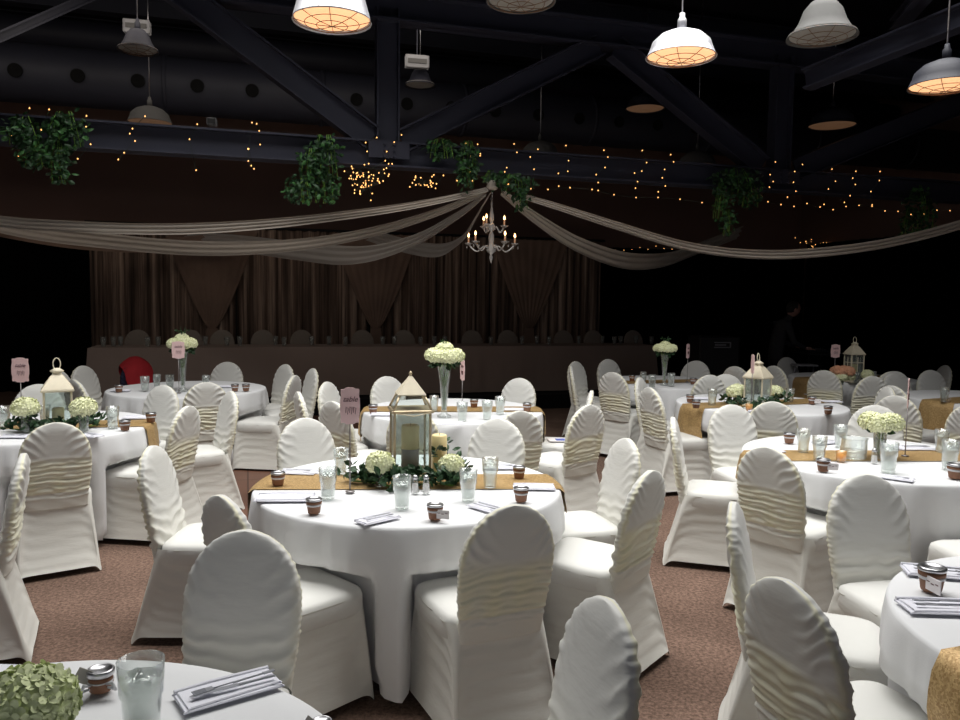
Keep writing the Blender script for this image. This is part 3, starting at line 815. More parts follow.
def bloom_mesh(R=.065, m='petal', seed=0, n=190, flat=.8, zoff=0):
    rnd = random.Random(seed); mb = MB()
    for k in range(n):
        zz = 1-2*(k+.5)/n
        if zz < -.65: continue
        a = k*2.39996; rr = math.sqrt(1-zz*zz)
        d = Vector((rr*math.cos(a), rr*math.sin(a), zz)); c = d*R*(1+.06*rnd.uniform(-1, 1)); c.z = c.z*flat+zoff
        q = d.to_track_quat('Z', 'Y').to_matrix().to_4x4(); mt = Matrix.Translation(c) @ q @ Matrix.Rotation(rnd.random()*6, 4, 'Z') @ Matrix.Rotation(rnd.uniform(-.3, .3), 4, 'X')
        s = R*.19*rnd.uniform(.85, 1.2)
        for p in range(4):
            ca, sa = math.cos(p*PI/2), math.sin(p*PI/2)
            vs = [(0, 0, 0), (s*.45, s*.42, s*.12), (s*.9, s*.45, s*.34), (s*1.22, s*.16, s*.42), (s*1.22, -s*.16, s*.42), (s*.9, -s*.45, s*.34), (s*.45, -s*.42, s*.12)]
            mb.add([(x*ca-y*sa, x*sa+y*ca, z) for x, y, z in vs], [(0, 6, 5, 4, 3, 2, 1)], mt)
    # inner body so that it is dense
    mb.lathe([(0, zoff-R*flat*.75), (R*.6, zoff-R*flat*.55), (R*.88, zoff), (R*.68, zoff+R*flat*.6), (0, zoff+R*flat*.88)], 18)
    return mb.mesh('flower_head', m, False)
def leaf_add(mb, c, d, L, W, rnd):
    d = Vector(d).normalized(); u = d.cross(Vector((rnd.uniform(-1, 1), rnd.uniform(-1, 1), rnd.uniform(-1, 1)))).normalized(); w = d.cross(u)*.12*L
    c = Vector(c); v = [c, c+d*L*.3+u*W*.45, c+d*L*.65+u*W*.42, c+d*L, c+d*L*.65-u*W*.42, c+d*L*.3-u*W*.45, c+d*L*.45+w]
    mb.add(v, [(0, 1, 6), (1, 2, 6), (2, 3, 6), (3, 4, 6), (4, 5, 6), (5, 0, 6)])
BL = [bloom_mesh(seed=s) for s in range(3)]
BG = bloom_mesh(.085, 'petal_green', 9, 300)
BP = bloom_mesh(.055, 'petal_peach', 5)
def lantern_kit(w, body, roof, m, ring=True, candle=True, cross=False):
    h = w/2; p = .012; ks = []
    mb = MB(); mb.box((0, 0, .012), (w+.012, w+.012, .024), bev=.004); mb.box((0, 0, .03), (w-.01, w-.01, .012), bev=.003); ks.append(K('base', mb, m, False))
    for sx in (-1, 1):
        for sy in (-1, 1):
            mb = MB(); mb.box((sx*(h-p/2), sy*(h-p/2), .036+(body-.036)/2), (p, p, body-.036), bev=.002); ks.append(K('corner_post', mb, m, False))
    for k in range(4):
        mt = Matrix.Rotation(k*PI/2, 4, 'Z'); mb = MB(); mb.box((0, -(h-.006), .036+(body-.04)/2), (w-2*p-.001, .002, body-.045), mt); 
        pn = K('glass_pane', mb, 'pane_glass', False)
        ks.append(pn)
    if cross:
        mb = MB()
        for k in range(4):
            mt = Matrix.Rotation(k*PI/2, 4, 'Z')
            mb.box((0, -(h-.003), body*.5), (.008, .005, body-.05), mt); mb.box((0, -(h-.003), body*.72), (w-2*p, .005, .008), mt)
        ks.append(K('glazing_bar', mb, m, False))
    mb = MB(); mb.box((0, 0, body+.008), (w+.022, w+.022, .016), bev=.004); ks.append(K('cornice', mb, m, False))
    mb = MB(); z0 = body+.016; a, b = h+.006, h*.12
    if ring:
        vs = []
        for r_, z in ((a, 0), (a*.78, roof*.3), (a*.45, roof*.72), (a*.3, roof*.86), (a*.3, roof)): vs += [(-r_, -r_, z0+z), (r_, -r_, z0+z), (r_, r_, z0+z), (-r_, r_, z0+z)]
        mb.add(vs, [(4*k+i, 4*k+(i+1) % 4, 4*k+4+(i+1) % 4, 4*k+4+i) for k in range(4) for i in range(4)]+[(3,2,1,0), (16,17,18,19)])
        ks.append(K('roof', mb, m, False))
        mb = MB(); mb.lathe([(0, z0+roof), (a*.42, z0+roof), (a*.46, z0+roof+.008), (a*.2, z0+roof+.022), (0, z0+roof+.026)], 16); ks.append(K('finial', mb, m))
        zc = z0+roof+.05; R = .034
        mb = MB(); mb.tube([(R*math.sin(t/14*2*PI)*.62, .006*math.sin(t/14*PI), zc-R*1.1*math.cos(t/14*2*PI)) for t in range(15)], .0035, 8); ks.append(K('handle', mb, m))
    else:
        # glazed upper part with sloping bars under a solid pyramid top
        zl = roof*.42; r1 = a*.62
        for sx in (-1, 1):
            for sy in (-1, 1):
                mb = MB(); mb.tube([(sx*(a-.006), sy*(a-.006), z0), (sx*r1, sy*r1, z0+zl)], .006, 6); ks.append(K('roof_bar', mb, m))
        for k in range(4):
            mt = Matrix.Rotation(k*PI/2, 4, 'Z'); mb = MB(); mb.add([(-a+.01, -a+.006, z0), (a-.01, -a+.006, z0), (r1, -r1, z0+zl), (-r1, -r1, z0+zl)], [(0,1,2,3)], mt); ks.append(K('roof_pane', mb, 'pane_glass', False))
        mb = MB(); r2 = r1+.008; vs = [(-r2,-r2,z0+zl),(r2,-r2,z0+zl),(r2,r2,z0+zl),(-r2,r2,z0+zl),(-r2,-r2,z0+zl+.006),(r2,-r2,z0+zl+.006),(r2,r2,z0+zl+.006),(-r2,r2,z0+zl+.006),(-.006,-.006,z0+roof),(.006,-.006,z0+roof),(.006,.006,z0+roof),(-.006,.006,z0+roof)]
        mb.add(vs, [(3,2,1,0)]+[(4*k+i, 4*k+(i+1) % 4, 4*k+4+(i+1) % 4, 4*k+4+i) for k in range(2) for i in range(4)]+[(8,9,10,11)]); ks.append(K('roof', mb, 'cream_paint', False))
        mb = MB(); mb.lathe([(0, z0+roof-.004), (.006, z0+roof), (.010, z0+roof+.010), (.006, z0+roof+.02), (0, z0+roof+.024)], 10); ks.append(K('finial', mb, 'brass_paint'))
        mb = MB()
        mb.tube([(-a*.9, -h-.02, body+.006), (0, -h-.03, body-.01), (a*.9, -h-.02, body+.006)], .0022, 6); ks.append(K('handle', mb, 'brass_paint'))
    return ks
def text_mesh(s, size, m):
    cu = bpy.data.curves.new('lettering', 'FONT'); cu.body = s; cu.size = size; cu.align_x = 'CENTER'; cu.align_y = 'CENTER'; cu.shear = .35; cu.extrude = .0006
    ob = bpy.data.objects.new('lettering', cu); COL.objects.link(ob)
    bpy.context.view_layer.update(); me = bpy.data.meshes.new_from_object(ob.evaluated_get(bpy.context.evaluated_depsgraph_get()))
    bpy.data.objects.remove(ob); me.name = 'lettering'; me.materials.clear(); me.materials.append(M[m]); me.transform(Matrix.Rotation(PI/2, 4, 'X')); return me
TXT = text_mesh('table', .036, 'ink')
def scribble():
    mb = MB(); 
    for k in range(3): mb.tube([(-.02+.018*k, 0, -.004), (-.018+.018*k, 0, .024), (-.008+.018*k, 0, .016), (-.012+.018*k, 0, -.012)], .0014, 5)
    return mb.mesh('lettering', 'ink')
SCR = scribble()
def sign_kit(ph=.43, w=.115, h=.175):
    ks = []
    mb = MB(); mb.lathe([(0, 0), (.022, 0), (.022, .004), (.006, .008), (0, .008)], 18); ks.append(K('stand_base', mb, 'pole'))
    mb = MB(); mb.tube([(0, 0, .008), (0, 0, ph-h/2)], .0032, 8); ks.append(K('pole', mb, 'pole'))
    mb = MB(); n = 64; o = []
    for i in range(n):
        a = 2*PI*i/n; c, s = math.cos(a), math.sin(a)
        x = w/2*abs(c)**.45*(1 if c > 0 else -1); z = h/2*abs(s)**.5*(1 if s > 0 else -1)
        k = 1+.045*math.cos(a*8)+.03*math.cos(a*4+PI); o.append((x*k, z*k+ph))
    vs = [(x, -.002, z) for x, z in o]+[(x, .002, z) for x, z in o]
    mb.add(vs, [tuple(range(n)), tuple(range(2*n-1, n-1, -1))]+[(i, n+i, n+(i+1) % n, (i+1) % n) for i in range(n)])
    pl = ('plaque', mb.mesh('plaque', 'pink'), [])
    t = TXT.copy(); t.transform(Matrix.Translation((0, -.0035, ph+.032))); pl[2].append(('lettering', t))
    t = SCR.copy(); t.transform(Matrix.Translation((0, -.0035, ph-.028))); pl[2].append(('lettering', t))
    return ks+[pl]
SG = sign_kit()
def vase_tall():
    mb = MB(); mb.lathe([(0, 0), (.055, 0), (.055, .012), (.022, .03), (.022, .05), (.026, .12), (.034, .25), (.055, .40), (.052, .40), (.031, .25), (.022, .12), (.017, .055), (0, .05)], 24, cap=False)
    mb2 = MB(); mb2.lathe([(0, .056), (.016, .056), (.021, .12), (.029, .24), (0, .24)], 20)
    return [K('vase_body', mb, 'glass'), K('water', mb2, 'water')]
VT = vase_tall()
def vase_short(h=.12, r=.035):
    mb = MB(); mb.lathe([(0, 0), (r*.7, 0), (r*.8, .005), (r, h), (r-.003, h), (r*.75, .01), (0, .008)], 20, cap=False)
    mb2 = MB(); mb2.lathe([(0, .01), (r*.7, .01), (r*.88, h*.7), (0, h*.7)], 18)
    return [K('vase_body', mb, 'glass'), K('water', mb2, 'water')]
VS = vase_short()
mb = MB(); mb.lathe([(0, 0), (.07, 0), (.075, .01), (.078, .12), (.082, .125), (.079, .126), (.074, .12), (.07, .012), (0, .01)], 24, cap=False)
VB = [K('bowl_body', mb, 'glass')]; mb = MB(); mb.lathe([(0, .012), (.069, .012), (.072, .05), (0, .05)], 24); VB.append(K('water', mb, 'water'))
def bouquet_tall(seed, nb=7, twigs=False):
    rnd = random.Random(seed); ks = []
    for k in range(nb):
        a = k*2*PI/(nb-1); d = 0 if k == nb-1 else .085
        me = BL[k % 3].copy(); me.transform(Matrix.Translation((d*math.cos(a), d*math.sin(a), .475+(.045 if d == 0 else .01*rnd.uniform(-1, 1))))); ks.append(('flower_head', me))
    mb = MB()
    for k in range(9):
        a = k*2*PI/9; mb.tube([(.009*math.cos(a), .009*math.sin(a), .06), (.014*math.cos(a+1), .014*math.sin(a+1), .25), (.06*math.cos(a), .06*math.sin(a), .46)], .004, 6)
    ks.append(K('stems', mb, 'stem'))
    mb = MB()
    for k in range(26):
        a = rnd.random()*2*PI; c = (.07*math.cos(a), .07*math.sin(a), rnd.uniform(.40, .45)); leaf_add(mb, c, (math.cos(a), math.sin(a), rnd.uniform(-.9, .3)), .07, .045, rnd)
    for k in range(4): leaf_add(mb, (rnd.uniform(-.03, .03), rnd.uniform(-.03, .03), .53), (rnd.uniform(-.3, .3), rnd.uniform(-.3, .3), 1), .075, .03, rnd)
    if twigs:
        for k in range(7):
            a = k*.9; mb.tube([(0, 0, .5), (.02*math.cos(a), .02*math.sin(a), .58), (.05*math.cos(a), .05*math.sin(a), .60+.02*(k % 3))], .0025, 5)
            leaf_add(mb, (.05*math.cos(a), .05*math.sin(a), .6), (math.cos(a), math.sin(a), .5), .03, .02, rnd)
    ks.append(K('leaves', mb, 'leaf', False)); return ks
def bouquet_small(seed, n=1, m=None, zb=.15, R=1.0, spread=.05):
    rnd = random.Random(seed); ks = []
    for k in range(n):
        a = k*2*PI/max(1, n)+seed; d = 0 if n == 1 else spread
        me = (m or BL[seed % 3]).copy(); me.transform(Matrix.Translation((d*math.cos(a), d*math.sin(a), zb)) @ Matrix.Scale(R, 4)); ks.append(('flower_head', me))
    mb = MB()
    for k in range(5):
        a = k*2*PI/5; mb.tube([(.008*math.cos(a), .008*math.sin(a), .02), (.02*math.cos(a), .02*math.sin(a), zb-.03)], .0035, 6)
    ks.append(K('stems', mb, 'stem'))
    mb = MB()
    for k in range(9):
        a = rnd.random()*6.3; leaf_add(mb, (.03*math.cos(a), .03*math.sin(a), zb-.045), (math.cos(a), math.sin(a), rnd.uniform(-.5, .1)), .055, .04, rnd)
    ks.append(K('leaves', mb, 'leaf', False)); return ks

GT = 'of the '
def at(px, py): p = PZ(px, py, ZI); return p
def it(name, kit, label, cat, px, py, rz=0, group=None, sc=1, z=None):
    p = at(px, py) if z is None else PZ(px, py, z)
    return place(name, kit, label, cat, (p.x, p.y, ZI if z is None else z), rz, group, sc)
G1 = 'tumblers of ice water'
glasses = [(402, 508, 'centre front of the lantern table, before the salt shaker', 1), (328, 498, 'on the left of the centre table, beside the sign pole', 1), (341, 474, 'behind another at the left of the centre table runner', .95),
 (468, 500, 'right of the second hydrangea on the centre table', 1), (490, 487, 'on the gold runner at the right of the centre table', 1), (487, 419, 'right of the sign on the middle rear table', 1.0),
 (500, 414, 'farthest right on the middle rear table', 1), (462, 421, 'before the tall vase on the middle rear table', 1), (434, 411, 'left of the tall vase on the middle rear table', .9),
 (113, 428, 'right of the flowers on the left lantern table', 1.05), (4, 428, 'at the left picture edge on the left lantern table', 1.05), (45, 423, 'beside the white lantern base on the left table', .9),
 (145, 391, 'left one on the back left table', 1), (170, 389, 'near the vase on the back left table', 1), (206, 388, 'right of the vase on the back left table', .9), (157, 387, 'middle of the back left table', .9),
 (712, 405, 'on the left part of the right lantern table', 1.05), (790, 402, 'right of the lantern on the right lantern table', .9), (652, 388, 'left of the tall rear vase at right', 1), (671, 386, 'right of the tall rear vase at right', 1), (643, 383, 'farthest left on the tall-vase table at right', .9),
 (803, 452, 'left end of the short-vase table', 1), (819, 460, 'second from left on the short-vase table', 1), (840, 447, 'behind the clear bowl on the short-vase table', 1), (888, 472, 'front of the flower vase at right', 1.15), (949, 469, 'near the right picture edge on the short-vase table', 1.15), (941, 452, 'behind another near the right picture edge', 1),
 (856, 383, 'on the far lantern table below the lantern', .9), (873, 382, 'right on the far lantern table', .9), (944, 402, 'on the right edge table beside the card', 1)]
for px, py, lab, sc in glasses:
    it('water_glass', GL, 'clear tumbler of water, ' + lab, 'glass', px, py, random.random()*6, G1, sc)
p = PD(147, 668, 1.62); place('water_glass', GL, 'large clear tumbler with ice at the front of the bottom left table', 'glass', (p.x, p.y-.03, ZI), .3, G1, 1.12)

G2 = 'small favour pots'
jars = [(314, 513, 'by the left napkin of the centre table', .95, 0), (278, 485, 'on the left end of the centre table runner', .95, 0), (435, 519, 'with a name card at the front of the centre table', .95, 1), (521, 501, 'right on the centre table just above the gathered chair', .95, 0), (519, 478, 'on the right end of the centre runner', .9, 0),
 (373, 413, 'left end of the middle rear table', 1, 0), (474, 407, 'right of the sign on the middle rear table', 1, 0), (527, 411, 'right end of the middle rear table', 1, 0),
 (125, 430, 'front one right of the left lantern', 1, 0), (151, 422, 'rear one at the right end of the left lantern table', 1, 0),
 (235, 391, 'right part of the back left table', 1, 0), (246, 391, 'right end of the back left table', 1, 0), (119, 392, 'left end of the back left table', 1, 0),
 (690, 402, 'rear one at the left end of the right lantern table', 1, 0), (696, 408, 'front one at the left end of the right lantern table', 1, 0), (812, 404, 'behind on the right end of the right lantern table', 1, 1), (828, 414, 'front right edge of the right lantern table', 1, 0),
 (789, 443, 'left end of the short-vase table', 1, 0), (823, 471, 'with a white card at the front of the short-vase table', 1, 1), (955, 478, 'cut by the right edge on the short-vase table', 1.15, 0),
 (632, 381, 'left on the tall-vase table at right', 1, 0), (693, 384, 'right on the tall-vase table at right', 1, 0), (931, 590, 'with a printed card on the bottom right table', 1.15, 1)]
for px, py, lab, sc, card in jars:
    it('favor_pot', JR if card else JP, 'terracotta pot with silver lid, ' + lab, 'pot', px, py, (-1.2 if px > 900 else random.uniform(-.3, .3)), G2, sc*1.15)
# the bigger preserve jar
def pjar():
    mb = MB(); mb.lathe([(0, 0), (.026, 0), (.03, .004), (.033, .02), (.032, .036), (.028, .044), (0, .044)], 24); b = K('jar_body', mb, 'terracotta')
    mb = MB(); mb.lathe([(.0, .0445), (.034, .0445), (.0365, .048), (.0365, .058), (.034, .062), (.029, .062), (.027, .059), (0, .059)], 28); l = K('lid', mb, 'pewter')
    mb = MB(); 
    for s in (-1, 1): mb.tube([(0+s*.02, -.033, .03), (s*.035, -.045, .038), (s*.042, -.04, .018), (s*.022, -.034, .022)], [.003, .006, .006, .003], 8)
    mb.tube([(.033*math.cos(a), .033*math.sin(a), .03) for a in [i*PI/8 for i in range(17)]], .0022, 6)
    r = K('ribbon', mb, 'ribbon')
    mb = MB(); mb.box((-.058, -.01, .024), (.045, .002, .04), Matrix.Rotation(.5, 4, 'Y')); t = K('gift_tag', mb, 'card_grey', False)
    return [b, l, r, t]
PJ = pjar()
p = PZ(101, 690, ZI); place('favor_jar', PJ, 'small brown preserve jar with shiny lid, ribbon and tag on the bottom left table', 'jar', (p.x, p.y, ZI), .3, G2, .85)
p = PZ(322, 737, ZI); place('favor_jar', PJ, 'shiny-lidded jar cut by the bottom edge at the right of the bottom left table', 'jar', (p.x, p.y, ZI), -.3, G2, .6)

G3 = 'folded napkins'
naps = [(378, 520, .75, 'front of the centre table, with cutlery', 1, .8), (285, 499, .08, 'left edge of the centre table', 0, 1.15), (298, 473, -.1, 'far left of the centre table before a chair', 1, .85), (534, 488, 0, 'right edge of the centre table', 0, .9), (487, 509, -.8, 'right front of the centre table behind a chair', 1, .8), (500, 468, .1, 'far right of the centre table', 1, .8),
 (90, 436, -.5, 'front of the left lantern table, with cutlery', 1, .8), (137, 418, 0, 'right of the left lantern table', 0, .9), (15, 437, .1, 'left front of the left lantern table', 1, .8), (120, 391, .1, 'left on the back left table', 0, .8), (225, 387, .1, 'right on the back left table', 0, .8),
 (382, 415, 0, 'left on the middle rear table', 0, .8), (452, 424, .2, 'front of the middle rear table', 0, .8), (515, 410, 0, 'right on the middle rear table', 0, .8),
 (699, 399, 0, 'left on the right lantern table', 0, .8), (760, 412, .2, 'front of the right lantern lantern base', 0, .8), (832, 402, 0, 'right on the right lantern table', 0, .8),
 (897, 479, -.7, 'front of the short-vase table, with cutlery', 1, .7), (915, 449, .1, 'beside the sign pole on the short-vase table', 1, 1), (825, 443, .5, 'left rear on the short-vase table', 1, .8), (772, 452, .3, 'far left of the short-vase table', 0, .7),
 (940, 574, -.25, 'rear one on the bottom right table, with cutlery', 1, 1.0), (943, 609, -.05, 'front one on the bottom right table, with cutlery', 1, 1.05)]
for px, py, rz, lab, cut, sc in naps:
    o = it('folded_napkin', NP, 'folded white napkin, ' + lab.replace('lantern lantern', 'lantern'), 'napkin', px, py, rz, G3, sc)
    if cut:
        for kt, nm, dy in ((FK, 'fork', -.02), (KN, 'knife', .014)):
            q = o.location + Matrix.Rotation(rz, 3, 'Z') @ Vector((0, dy*sc, 0)); 
            place(nm, kt, 'dinner %s on the napkin at the ' % nm + lab.replace(', with cutlery', '').replace(' with cutlery', ''), nm, (q.x, q.y, ZI+.0165*sc), rz, 'silver dinner %ss on napkins' % ('knive' if nm == 'knife' else nm), sc*.85)
# the near napkin and its cutlery
p = PZ(229, 692, ZI); rz = .62
place('folded_napkin', NP, 'large folded white napkin with knife and fork on the bottom left table', 'napkin', (p.x, p.y, ZI), rz, G3, 1.0)
q = p + Matrix.Rotation(rz, 3, 'Z') @ Vector((.012, .0, 0)); place('fork', FK, 'silver dinner fork on the big napkin of the bottom left table', 'fork', (q.x, q.y, ZI+.0175), rz+PI+.06, 'silver dinner forks on napkins', .98)
q = p + Matrix.Rotation(rz, 3, 'Z') @ Vector((.012, -.017, 0)); place('knife', KN, 'silver dinner knife on the big napkin of the bottom left table', 'knife', (q.x, q.y, ZI+.0175), rz+PI-.05, 'silver dinner knives on napkins', .98)
p = PZ(-8, 685, ZI); place('folded_napkin', NP, 'folded white napkin cut by the left edge on the bottom left table', 'napkin', (p.x-.02, p.y, ZI), 1.5, G3, .8)

# centre table
p = at(410, 476); LZ = ZI
place('lantern', lantern_kit(.195, .345, .17, 'brass_paint', ring=False), 'tall glass lantern with gold frame and cream pyramid roof on the centre table', 'lantern', (p.x, p.y+.0, LZ), .22, 'table lanterns')
place('pillar_candle', candle_kit(.047, .235, .11), 'cream pillar candle with darker foot inside the tall centre lantern', 'candle', (p.x, p.y, LZ+.037), 0, 'pillar candles')
it('pillar_candle', candle_kit(.042, .20), 'ivory pillar candle standing right of the tall centre lantern', 'candle', 439, 471, 0, 'pillar candles')
def garland(name, pts, label, n=170, m='leaf', L=.055, spread=.05, group='greenery round the table lanterns', hgt=.05):
    rnd = random.Random(len(label)); mb = MB(); P = [at(*q) for q in pts]
    t = thing(name, label, 'greenery', (P[0].x, P[0].y, ZI), 0, group); O = Vector((P[0].x, P[0].y, ZI))
    stems = MB(); stems.tube([Vector((q.x, q.y, ZI+.007))-O for q in P], .004, 6)
    for k in range(n):
        s = rnd.random()*(len(P)-1); i = int(s); q = P[i].lerp(P[min(i+1, len(P)-1)], s-i)
        c = Vector((q.x+rnd.gauss(0, spread*.6), q.y+rnd.gauss(0, spread*.6), ZI+.004+rnd.random()*hgt))-O
        leaf_add(mb, c, (rnd.uniform(-1, 1), rnd.uniform(-1, 1), rnd.uniform(0, .7)), L*rnd.uniform(.7, 1.2), L*.62, rnd)
    link('leaves', mb.mesh('leaves', m), t); link('stem', stems.mesh('stem', 'stem', True), t)
garland('greenery_garland', [(350, 482), (372, 484), (392, 488), (410, 487), (432, 484), (452, 487), (462, 480)], 'dark ivy garland lying round the foot of the centre lantern', 300, hgt=.075, spread=.055)
garland('greenery_garland', [(425, 466), (440, 476), (446, 462)], 'ivy climbing behind the second candle on the centre table', 50, hgt=.13)
it('flower_vase', VS, 'small glass holding a hydrangea left of the centre lantern', 'vase', 380, 486, 0, 'small glass vases', .75); it('hydrangea', bouquet_small(0, 1, zb=.115), 'cream hydrangea head left of the tall centre lantern', 'flowers', 380, 486, 0, 'hydrangea bunches')
it('flower_vase', VS, 'small glass holding a hydrangea right of the centre lantern', 'vase', 451, 484, 0, 'small glass vases', .7); it('hydrangea', bouquet_small(1, 1, zb=.10, R=.9), 'cream hydrangea head right of the tall centre lantern', 'flowers', 451, 484, 0, 'hydrangea bunches')
it('salt_shaker', SK, 'small glass salt shaker left of another before the centre lantern', 'shaker', 415, 493, 0, 'salt and pepper shakers'); it('pepper_shaker', SK, 'small glass pepper shaker right of the salt before the centre lantern', 'shaker', 426, 493, 0, 'salt and pepper shakers')
# left table
p = at(57, 428)
LK = lantern_kit(.165, .235, .105, 'cream_paint'); place('lantern', LK, 'white metal lantern with ring handle on the left table', 'lantern', (p.x, p.y+.02, ZI), .5, 'table lanterns', 1.1)
place('pillar_candle', candle_kit(.035, .09), 'short tan candle inside the left white lantern', 'candle', (p.x, p.y+.02, ZI+.042), 0, 'pillar candles', 1.1)
for px, py, w_, sd in ((26, 432, 'left', 0), (84, 432, 'right', 2)):
    it('flower_vase', VS, 'clear glass cup vase %s of the left white lantern' % w_, 'vase', px, py, 0, 'small glass vases', 1.0)
    it('hydrangea', bouquet_small(sd, 1, zb=.165, R=1.22), 'cream hydrangea in a cup %s of the left white lantern' % w_, 'flowers', px, py, 0, 'hydrangea bunches', 1.0)
garland('greenery_garland', [(10, 430), (35, 432), (62, 433), (75, 430), (100, 425)], 'dark ivy garland round the foot of the left white lantern', 200, hgt=.07)
it('pillar_candle', candle_kit(.02, .05), 'tiny tealight before the left white lantern', 'candle', 70, 428, 0, 'pillar candles')
# tall vases
for px, py, lab, sd, tw, sc in ((183, 391, 'on the back left table', 3, True, .98), (444, 417, 'on the middle rear table', 4, False, 1.03), (664, 385, 'on the right rear table', 5, True, .86)):
    it('tall_vase', VT, 'tall clear flared glass vase ' + lab, 'vase', px, py, 0, 'tall glass vases', sc)
    it('hydrangea_bouquet', bouquet_tall(sd, 7, tw), 'round bouquet of white hydrangeas topping the tall vase ' + lab, 'flowers', px, py, sd, 'tall hydrangea bouquets', sc)
# right lantern table
p = at(757, 406); place('lantern', LK, 'white metal lantern with ring handle on the right table', 'lantern', (p.x, p.y, ZI), .75, 'table lanterns', 1.08)
it('hydrangea', bouquet_small(1, 2, zb=.12, R=1.1), 'yellow-green hydrangeas left of the right white lantern', 'flowers', 736, 404, 0, 'hydrangea bunches'); it('flower_vase', VS, 'small glass holding hydrangeas left of the right lantern', 'vase', 736, 404, 0, 'small glass vases', .85)
it('hydrangea', bouquet_small(2, 1, zb=.10), 'cream hydrangea right of the right white lantern', 'flowers', 775, 402, 0, 'hydrangea bunches'); it('flower_vase', VS, 'small glass holding a hydrangea right of the right lantern', 'vase', 775, 402, 0, 'small glass vases', .7)
garland('greenery_garland', [(724, 402), (738, 408), (757, 410), (775, 406), (784, 402)], 'ivy garland round the foot of the right white lantern', 130, hgt=.08)
it('votive_candle', VK, 'amber votive candle beside the right white lantern', 'candle', 749, 411, 0, 'votive candles')
# short vase table
it('flower_vase', vase_short(.17, .04), 'clear glass vase with green stems on the short-vase table', 'vase', 879, 458, 0, 'small glass vases', 1)
it('hydrangea', bouquet_small(0, 3, zb=.215, R=1.05, spread=.062), 'white hydrangeas in the short vase, before a bright chair back', 'flowers', 879, 458, 0, 'hydrangea bunches')
it('glass_bowl', VB, 'wide clear glass bowl left of the short flower vase', 'bowl', 853, 458, 0)
it('votive_candle', VK, 'amber votive candle before the clear bowl at right', 'candle', 841, 461, 0, 'votive candles')
it('salt_shaker', SK, 'small shaker just left of the short flower vase', 'shaker', 874, 463, 0, 'salt and pepper shakers')
# far lantern table
p = at(853, 382); LF = lantern_kit(.165, .33, .11, 'cream_paint', cross=True); place('lantern', LF, 'white house-shaped lantern with crossed bars on the far right table', 'lantern', (p.x, p.y, ZI), .1, 'table lanterns', 1.0)
place('pillar_candle', candle_kit(.045, .18), 'tan candle inside the far house-shaped lantern', 'candle', (p.x, p.y, ZI+.037), 0, 'pillar candles')
it('hydrangea_bouquet', bouquet_small(4, 4, BP, .16, 1.25, .06)+bouquet_small(2, 3, None, .10, 1.0, .07)[:3], 'peach and cream flower ball left of the far lantern', 'flowers', 842, 385, 0, 'hydrangea bunches'); it('flower_vase', VS, 'small vase under the peach flowers on the far table', 'vase', 842, 385, 0, 'small glass vases', .6)
it('hydrangea', bouquet_small(2, 1, zb=.11), 'small cream hydrangea right of the far lantern', 'flowers', 867, 384, 0, 'hydrangea bunches'); it('flower_vase', VS, 'small vase right of the far lantern', 'vase', 867, 384, 0, 'small glass vases', .7)
# bottom left hydrangea
p = PZ(34, 742, .80); 
place('hydrangea', [('flower_head', (lambda me: (me.transform(Matrix.Translation((0, 0, .12))), me)[1])(BG.copy()))], 'large green hydrangea head at the bottom left corner', 'flowers', (p.x, p.y-.02, ZI), 0, 'hydrangea bunches', 1.0)
place('flower_vase', vase_short(.07, .04), 'low glass under the green hydrangea at the bottom left corner', 'vase', (p.x, p.y-.02, ZI), 0, 'small glass vases', .8)

# signs: pole foot pixel, plaque height over table, turn
def sign(px, py, cy, lab, rz, w=.115, h=.175, m=None):
    p = at(px, py); top = PD(px, cy, p.y).z - ZI
    place('table_sign', sign_kit(top, w, h), 'pink table sign on a thin pole, ' + lab, 'sign', (p.x, p.y, ZI), rz, 'pink table signs')
sign(350, 492, 406, 'left front of the tall centre lantern', .25, .093, .175); sign(22, 424, 370, 'left of the left white lantern', .1, .118, .175)
sign(179, 393, 350, 'small, in front of the back left vase', .1, .12, .165); sign(462, 411, 370, 'turned nearly edge-on right of the middle tall vase', -1.25, .12, .175)
sign(687, 382, 351, 'small one right of the right rear vase', 1.0, .11, .17); sign(751, 408, 364, 'edge-on, before the handle of the right white lantern', 1.5, .1, .17)
sign(834, 382, 351, 'small one left of the far house-shaped lantern', .1, .115, .16); sign(905, 456, 393, 'narrow one right of the short flower vase', 1.0, .09, .18)
p = at(947, 402); mb = MB(); mb.box((0, 0, .02), (.06, .003, .04), Matrix.Rotation(.5, 4, 'X')); mb.box((0, .012, .014), (.055, .003, .028), Matrix.Rotation(-.6, 4, 'X')); o = link('place_card', mb.mesh('place_card', 'paper')); o.location = (p.x, p.y, ZI-.002); o.rotation_euler = (0, 0, .4); tag(o, 'folded pinkish white place card on the right edge table', 'card')
# blue leaflet on seat (bluish printed paper by the dance floor)
mat('blue_print', (.12, .16, .45), .6, noise_amt=.8, nscale=30)
p = PZ(562, 440, .51); t = thing('leaflet', 'white leaflet with blue print lying on a chair seat near the dance floor', 'leaflet', (p.x, p.y, .51), .1)
mb = MB(); mb.box((0, 0, .002), (.24, .16, .002)); link('sheet', mb.mesh('sheet', 'paper'), t); mb = MB(); mb.box((.02, 0, .0036), (.15, .1, .0008)); link('print', mb.mesh('print', 'blue_print'), t)

